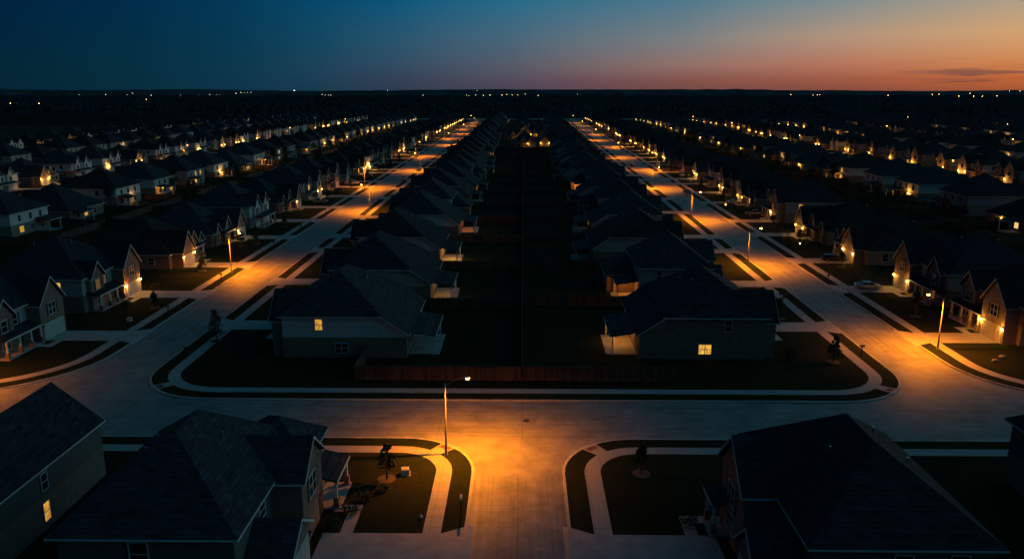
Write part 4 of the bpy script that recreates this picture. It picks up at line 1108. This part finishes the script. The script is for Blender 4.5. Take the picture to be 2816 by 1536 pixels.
# ------------------------------------------------------------------ cars
def car(x, y, rz, body, label, kind='sedan', wr=True):
    if wr: x, y = warp(x, y)
    root = empty('parked_car', (x,y,Z0+.015), rz, label, 'car', 'parked cars')
    L, Wd = (5.6,1.0) if kind == 'pickup' else (4.7,.93)
    # body stations: x, half width, bottom z, belt z
    if kind == 'pickup': st = [(-2.8,.86,.55,1.05),(-2.7,.98,.45,1.12),(-1.0,1.0,.42,1.12),(.8,1.0,.42,1.15),(1.2,1.0,.42,1.15),(2.4,.98,.45,1.08),(2.75,.9,.5,.95),(2.82,.8,.55,.8)]
    else: st = [(-2.34,.72,.5,.8),(-2.25,.86,.36,1.0),(-1.5,.92,.28,1.03),(0,.93,.26,1.0),(1.1,.93,.26,.97),(1.9,.9,.3,.86),(2.25,.8,.36,.72),(2.35,.68,.45,.6)]
    b = MB()
    for (sx, w, z0, z1) in st:
        b.v += [(sx,-w*.9,z0),(sx,-w,z0+.15),(sx,-w,z1-.15),(sx,-w*.88,z1),(sx,0,z1+.03),(sx,w*.88,z1),(sx,w,z1-.15),(sx,w,z0+.15),(sx,w*.9,z0)]
    n = 9
    for i in range(len(st)-1):
        for k in range(n):
            k2 = (k+1) % n; b.f.append((i*n+k, (i+1)*n+k, (i+1)*n+k2, i*n+k2)); b.m.append(0)
    b.f.append(tuple(range(n))); b.m.append(0); b.f.append(tuple((len(st)-1)*n+k for k in range(n-1,-1,-1))); b.m.append(0)
    bo = b.build('body', body, root, True)
    if kind == 'pickup': cb = (-.7,1.35,-.55,.75,1.78); bz = 1.1
    elif kind == 'suv': cb = (-2.15,1.15,-1.85,.45,1.62); bz = .98
    else: cb = (-1.75,1.2,-1.0,.35,1.42); bz = .97
    x0,x1,t0,t1,zt = cb
    g = MB(); w0, w1 = .86, .68
    g.add([(x0,-w0,bz),(x1,-w0,bz-.03),(x1,w0,bz-.03),(x0,w0,bz),(t0,-w1,zt-.05),(t1,-w1,zt-.05),(t1,w1,zt-.05),(t0,w1,zt-.05)],
          [(4,5,6,7),(0,1,5,4),(1,2,6,5),(2,3,7,6),(3,0,4,7)])
    g.build('glass', M['carglass'], root)
    rf = MB(); rf.add([(t0-.04,-w1-.02,zt-.06),(t1+.06,-w1-.02,zt-.06),(t1+.06,w1+.02,zt-.06),(t0-.04,w1+.02,zt-.06),(t0+.15,-w1+.12,zt+.03),(t1-.1,-w1+.12,zt+.02),(t1-.1,w1-.12,zt+.02),(t0+.15,w1-.12,zt+.03)],
          [(4,5,6,7),(0,1,5,4),(1,2,6,5),(2,3,7,6),(3,0,4,7)])
    for sg in (-1,1):
        for (a, c) in ((x0,t0),(x1,t1),((x0+x1)/2,(t0+t1)/2)):
            rf.tube([(a,sg*(w0+.005),bz),(c,sg*(w1+.01),zt-.05)], .035, 6)
    rf.build('cabin_roof', body, root, True)
    if kind == 'pickup':
        bd = MB(); bd.box(-2.6,-.85,-.82,.82,1.06,1.155); bd.build('cargo_bed', M['black'], root)
    for sx in ((-1.75,1.85) if kind == 'pickup' else (-1.42,1.42)):
        for sg in (-1,1):
            r_ = .39 if kind == 'pickup' else .34
            w = MB(); w.tube([(sx,sg*(Wd-.2),r_),(sx,sg*(Wd+.03),r_)], r_, 18); wo = w.build('wheel', M['tyre'], root, True)
            h = MB(); h.tube([(sx,sg*(Wd+.031),r_),(sx,sg*(Wd+.045),r_)], r_*.6, 12); h.build('rim', M['rim'], wo)
    fx = st[-1][0]; bx = st[0][0]; zf = st[-1][3]-.02
    for sg in (-1,1):
        hl = MB(); hl.ball((fx-.14,sg*.6,zf-.06), .14, 0, 8, (.9,1.3,.6)); hl.build('headlight', M['rim'], root, True)
        tl = MB(); tl.box(bx-.03,bx+.12,sg*.6-.12,sg*.6+.12,st[0][3]-.22,st[0][3]-.06); tl.build('tail_light', M['redlens'], root)
        mr = MB(); mr.box(x1-.35,x1-.2,min(sg*.9,sg*1.08),max(sg*.9,sg*1.08),bz,bz+.13); mr.build('mirror', body, root)
    return root
M['redlens'] = simple('red_lens', (.25,.01,.01), .25, .1, 3)
silver = paint('silver_paint', (.42,.43,.45)); blackp = paint('black_paint', (.012,.012,.014)); whitep = paint('white_paint', (.7,.69,.67)); greyp = paint('grey_paint', (.12,.125,.13)); redp = paint('red_paint', (.25,.02,.015)); bluep = paint('blue_paint', (.03,.05,.11))
car(63.8, 144.6, R(-2), silver, 'silver hatchback parked on the driveway of the porch house at right', 'sedan')
car(66.2, 169.2, R(2), blackp, 'black car parked below the lit arch porch on the right street', 'suv')
car(67.0, 233.5, R(0), greyp, 'dark pickup on a driveway beyond the black car', 'pickup')
car(67.2, 259.5, R(4), whitep, 'white car on the driveway of a lamp lit house up the right street', 'sedan')
car(-66.5, 311.5, R(180), whitep, 'white pickup truck on a driveway by the second left side lamp', 'pickup')
car(-66.0, 258.6, R(180), greyp, 'dark grey car on a driveway beyond the pale two gabled house', 'sedan')
car(-66.8, 286.5, R(180), blackp, 'dark car nearest below the white pickup on the left street', 'suv')
car(-65.8, 339, R(0), bluep, 'dark blue car on the driveway just past the white pickup', 'sedan')
car(-66.2, 366, R(0), whitep, 'pale car two driveways past the white pickup', 'suv')
car(60.2-9.9, 392, R(90), redp, 'reddish car parked at the kerb far up the right street', 'sedan')
car(67.0, 345, R(180), silver, 'silver car on a far right street driveway above the reddish one', 'suv')
car(-66.4, 398, R(180), greyp, 'grey car on a driveway far up the left street', 'sedan')
car(-57.2+8.3, 331, R(90), whitep, 'white car parked at the right kerb of the left street', 'suv')
car(57.0, 286, R(-89), bluep, 'dark blue car parked at the right kerb of the right street', 'sedan')
car(66.5, 318, R(0), greyp, 'grey car on a dim driveway far up the right street', 'sedan')

# ------------------------------------------------------------------ woodland, hills, distant lights
wd = MB(); r = random.Random(3)
rows = [1075*(1.045**k) for k in range(36)]
nx = 420
for j, y in enumerate(rows):
    for i in range(nx+1):
        t = -.78+1.52*i/nx; x = t*y
        hh = 7.5+7*noise.noise(Vector((x*.022, y*.02, 0)))+3.2*noise.noise(Vector((x*.09, y*.07, 3)))+r.uniform(-1.6,1.6)
        if j == 0: hh = -1
        edge = 0
        if -430 > x and y < 1250: hh = min(hh, -1)
        wd.v.append((x, y, max(-1., hh)))
for j in range(len(rows)-1):
    for i in range(nx):
        a = j*(nx+1)+i; wd.f.append((a, a+1, a+nx+2, a+nx+1)); wd.m.append(0)
tag(wd.build('woodland', M['wood']), 'dark far woodland stretching beyond the last houses to the hills', 'woodland', kind='stuff')
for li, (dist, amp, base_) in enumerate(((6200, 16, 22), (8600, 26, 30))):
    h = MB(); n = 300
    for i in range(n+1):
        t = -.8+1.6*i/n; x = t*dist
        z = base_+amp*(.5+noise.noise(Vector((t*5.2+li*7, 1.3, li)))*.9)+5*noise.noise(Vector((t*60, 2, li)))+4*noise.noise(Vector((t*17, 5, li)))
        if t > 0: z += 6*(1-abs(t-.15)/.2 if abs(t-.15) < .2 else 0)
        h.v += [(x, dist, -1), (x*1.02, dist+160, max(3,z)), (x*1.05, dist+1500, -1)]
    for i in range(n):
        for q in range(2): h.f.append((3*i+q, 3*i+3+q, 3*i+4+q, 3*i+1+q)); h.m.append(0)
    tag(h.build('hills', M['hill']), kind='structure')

F_ = 2000.; PITCH = math.atan(474.5/F_); YAW = math.atan(28/F_*math.cos(PITCH))
def ray(px, py):
    """direction, in the world, of a bearing read off the survey picture"""
    d = Vector(((px-1288)/F_, -(py-702.5)/F_, -1.)); rot = Matrix.Rotation(YAW, 3, 'Z') @ Matrix.Rotation(math.pi/2-PITCH, 3, 'X'); return rot @ d
FL = {}
def far_lamp(px, py, dist, white, big, label, group):
    d = ray(px, py); t = dist/d.y; p = CAMP+d*t
    key = (white, big)
    z = max(9., p.z)
    if key not in FL:
        mb = MB(); s_ = big*1.
        mb.tube([(0,0,-.2),(0,0,1)], .12, 6, 1)
        mb.ball((0,0,1+s_*.0), s_, 0, 8)
        FL[key] = mb
    mb = MB(); mb.tube([(0,0,-z),(0,0,-big*.9)], .14, 6, 1); mb.ball((0,0,0), big, 0, 8)
    o = mb.build('mast_lamp', [M['farwhite' if white else 'farwarm'], M['metal']]); o.location = (p.x, p.y, z); tag(o, label, 'lamp', group)
far = []
mid_ = [(1174,239),(1180,240),(1197,239),(1216,240),(1233,239),(1239,237),(1262,239),(1270,240),(1275,238),(1281,239),(1288,239),(1295,239),(1302,239),(1308,238)]
for a in mid_[::1] if False else [m_ for i_, m_ in enumerate(mid_) if i_ % 2 == 0 or i_ < 4]: far_lamp(*a, 3300, 0, .55, 'warm lamp in the long row of distant lamps at the middle of the horizon', 'distant row of lamps at mid horizon')
for a in [(1200,228),(1321,236)]: far_lamp(*a, 3600, 1, .5, 'white mast light standing above the distant row of lamps', 'white mast lights at mid horizon')
for a in [(200,238),(266,238),(320,238),(333,234),(380,239),(454,239),(498,239),(528,238),(545,239),(552,238)]: far_lamp(*a, 3300, 1, .45, 'faint white lamp scattered along the left horizon', 'faint lamps on the left horizon')
for a in [(594,235),(606,233),(615,233),(622,233),(631,233),(810,238),(819,239),(826,239),(832,239)]: far_lamp(*a, 3600, 1, .5, 'white lamp in the short strings of lights left of the left street', 'short strings of lights on the horizon')
far_lamp(740, 228, 3600, 1, .9, 'bright white mast light highest on the left part of the horizon', None)
far_lamp(368, 250, 2400, 0, .5, 'lone warm lamp just below the left horizon', None)
far_lamp(975, 228, 4000, 1, .6, 'single white mast light on the horizon above the left street', None)
far_lamp(1064, 240, 3000, 1, .4, 'faint lamp right of the single white mast light', None)
far_lamp(1354, 240, 2900, 0, .5, 'lone warm lamp right of the distant row of lamps', None)
far_lamp(1452, 236, 3400, 1, .45, 'small white lamp above the right street', None)
for a, lab in (((1990,238),'warm lamp left of a close trio on the right horizon'),((2045,239),'warm lamp, left one of the close trio on the right horizon'),((2056,239),'warm lamp, middle one of the close trio on the right horizon'),((2062,238),'warm lamp, right one of the close trio on the right horizon'),
               ((2234,240),'lone lamp right of the close trio on the horizon'),((2362,237),'pale lamp in the middle of the right horizon'),((2440,235),'bright orange tinted lamp under the sunset'),((2346,238),'faint lamp just left of the pale right horizon lamp'),
               ((2412,242),'first of four warm lamps below the sunset'),((2449,242),'second of four warm lamps below the sunset'),((2471,242),'third of four warm lamps below the sunset'),((2508,241),'fourth of four warm lamps below the sunset'),
               ((2540,229),'bright lamp on the skyline near the right edge'),((2566,229),'bright lamp on the skyline at the right edge')):
    far_lamp(*a, 2600 if a[1] > 239 else 3300, 0, .6, lab, 'lamps along the right horizon')
for a in [(26,261),(44,261),(72,261),(98,261)]: far_lamp(*a, 1750, 0, .5, 'warm lamp in the row by the pale sheds at the far left', 'row of lamps by the far left sheds')
sh = []
for i in range(7):
    d = ray(8+i*17, 263); t = 1760/d.y; p = CAMP+d*t; mb = MB()
    mb.box(-8,8,-6,6,0,4); mb.prism([(-6.4,4),(6.4,4),(0,7)], 'x', -8.3, 8.3, 1)
    o = mb.build('shed', [SIDE[1], ROOF[2]]); o.location = (p.x, p.y, 0); tag(o, 'small pale gabled shed, %s from the left in the far left row' % ordn(i+1), 'shed', 'far left row of sheds')

# ------------------------------------------------------------------ sky
w = bpy.data.worlds.new('World'); S.world = w; w.use_nodes = True; t = w.node_tree; bg = t.nodes['Background']
geo = t.nodes.new('ShaderNodeTexCoord').outputs['Generated']
sx = t.nodes.new('ShaderNodeSeparateXYZ'); t.links.new(geo, sx.inputs[0])
zc = math_(t, 'SQRT', math_(t, 'MAXIMUM', sx.outputs[2], 0.))
az = math_(t, 'MULTIPLY', math_(t, 'ARCTAN2', sx.outputs[0], sx.outputs[1]), 180/math.pi)
def column(cols, hi): # cols: list of (z, srgb) low to high ; hi: list of (z, srgb)
    return ramp(t, zc, [(math.sqrt(z), s2l(c)) for z, c in cols+hi])
HB = [(.3,(14,70,94)),(.7,(9,58,82))]
C = [(-60, column([(0,(5,28,42)),(.03,(2,28,44)),(.105,(0,26,50))], [(.3,(2,32,52)),(.7,(6,46,66))])),
     (-33, column([(0,(6,38,52)),(.03,(3,38,54)),(.105,(0,34,64))], [(.3,(4,42,66)),(.7,(7,50,70))])),
     (-26, column([(0,(8,43,58)),(.03,(5,46,63)),(.105,(1,42,74))], [(.3,(5,52,82)),(.7,(8,54,78))])),
     (-19, column([(0,(16,52,70)),(.03,(12,56,78)),(.105,(3,58,88))], [(.3,(6,58,86)),(.7,(8,56,80))])),
     (-14, column([(0,(27,56,74)),(.03,(27,66,88)),(.06,(18,71,97)),(.105,(5,71,104))], [(.3,(8,64,92)),(.7,(8,57,81))])),
     (-9,  column([(0,(43,58,78)),(.013,(50,64,84)),(.03,(48,75,97)),(.06,(38,84,109)),(.105,(10,84,120))], HB)),
     (-1,  column([(0,(64,61,80)),(.013,(82,76,92)),(.03,(84,90,104)),(.06,(72,101,120)),(.105,(36,106,136))], HB)),
     (11,  column([(0,(102,66,68)),(.013,(132,84,76)),(.03,(144,112,104)),(.06,(122,126,128)),(.105,(76,120,140))], [(.3,(28,84,110)),(.7,(12,60,84))])),
     (21,  column([(0,(120,68,62)),(.013,(158,90,70)),(.03,(182,118,92)),(.06,(178,148,124)),(.105,(116,140,146))], [(.3,(46,100,122)),(.7,(14,64,88))])),
     (31,  column([(0,(150,80,52)),(.013,(190,100,54)),(.03,(208,134,80)),(.06,(210,162,112)),(.105,(160,158,142))], [(.3,(66,118,136)),(.7,(18,68,92))])),
     (42,  column([(0,(150,80,52)),(.013,(190,105,60)),(.03,(222,140,76)),(.06,(220,165,105)),(.105,(165,162,145))], [(.3,(78,130,145)),(.7,(22,74,98))])),
     (62, column([(0,(90,60,60)),(.03,(130,110,90)),(.06,(125,130,120)),(.105,(100,135,140))], [(.3,(120,186,200)),(.7,(30,88,108))])),
     (110, column([(0,(30,44,56)),(.03,(45,80,95)),(.105,(60,115,130))], [(.3,(112,180,194)),(.7,(26,84,104))])),
     (150, column([(0,(5,28,42)),(.03,(2,28,44)),(.105,(0,26,50))], [(.3,(2,32,52)),(.7,(7,48,68))]))]
cur = C[0][1]
for (a0, _), (a1, c1) in zip(C, C[1:]):
    mr = t.nodes.new('ShaderNodeMapRange'); mr.interpolation_type = 'LINEAR' if a1 < 50 else 'SMOOTHSTEP'
    mr.inputs['From Min'].default_value = a0; mr.inputs['From Max'].default_value = a1; t.links.new(az, mr.inputs[0])
    cur = mix(t, mr.outputs[0], cur, c1)
# thin cloud bars low over the sunset
mp = t.nodes.new('ShaderNodeMapping'); mp.inputs['Scale'].default_value = (7., 7., 150.); t.links.new(geo, mp.inputs[0])
cn = ramp(t, noise_(t, mp.outputs[0], 1.0, 4, .55), [(.55,(0,0,0)),(.64,(1,1,1))])
def band(v, a, b, c, d):
    m1 = t.nodes.new('ShaderNodeMapRange'); m1.inputs['From Min'].default_value = a; m1.inputs['From Max'].default_value = b; t.links.new(v, m1.inputs[0])
    m2 = t.nodes.new('ShaderNodeMapRange'); m2.inputs['From Min'].default_value = d; m2.inputs['From Max'].default_value = c; t.links.new(v, m2.inputs[0])
    return math_(t, 'MULTIPLY', m1.outputs[0], m2.outputs[0])
msk = math_(t, 'MULTIPLY', band(az, 23, 28, 40, 50), band(sx.outputs[2], .005, .009, .027, .034))
cur = mix(t, math_(t, 'MULTIPLY', math_(t, 'MULTIPLY', cn, msk), .6), cur, s2l((96,66,70)))
t.links.new(cur, bg.inputs['Color']); bg.inputs['Strength'].default_value = 1.0

# afterglow: the sun is below the horizon at the right, a very weak wide lamp stands for its last light
sl = bpy.data.lights.new('afterglow', 'SUN'); sl.energy = .004; sl.angle = R(25); sl.color = (1.,.72,.5)
so = bpy.data.objects.new('afterglow', sl); COL.objects.link(so)
so.rotation_euler = Vector((math.sin(R(60)), math.cos(R(60)), .16)).to_track_quat('Z','Y').to_euler()

# ------------------------------------------------------------------ camera and render
cd = bpy.data.cameras.new('Camera'); cam = bpy.data.objects.new('Camera', cd); COL.objects.link(cam)
cd.sensor_width = 36; cd.lens = 36*F_/2576; cd.clip_start = .5; cd.clip_end = 30000
cam.location = CAMP; cam.rotation_euler = (math.pi/2-PITCH, 0, YAW)
S.camera = cam
S.view_settings.view_transform = 'Standard'; S.view_settings.look = 'None'; S.view_settings.exposure = 0; S.view_settings.gamma = 1
S.cycles.use_denoising = True; S.cycles.max_bounces = 4; S.cycles.diffuse_bounces = 2; S.cycles.sample_clamp_indirect = 3.
S.cycles.use_light_tree = True
print('houses', len(NEAR), len(REST), 'objects', len(bpy.data.objects))
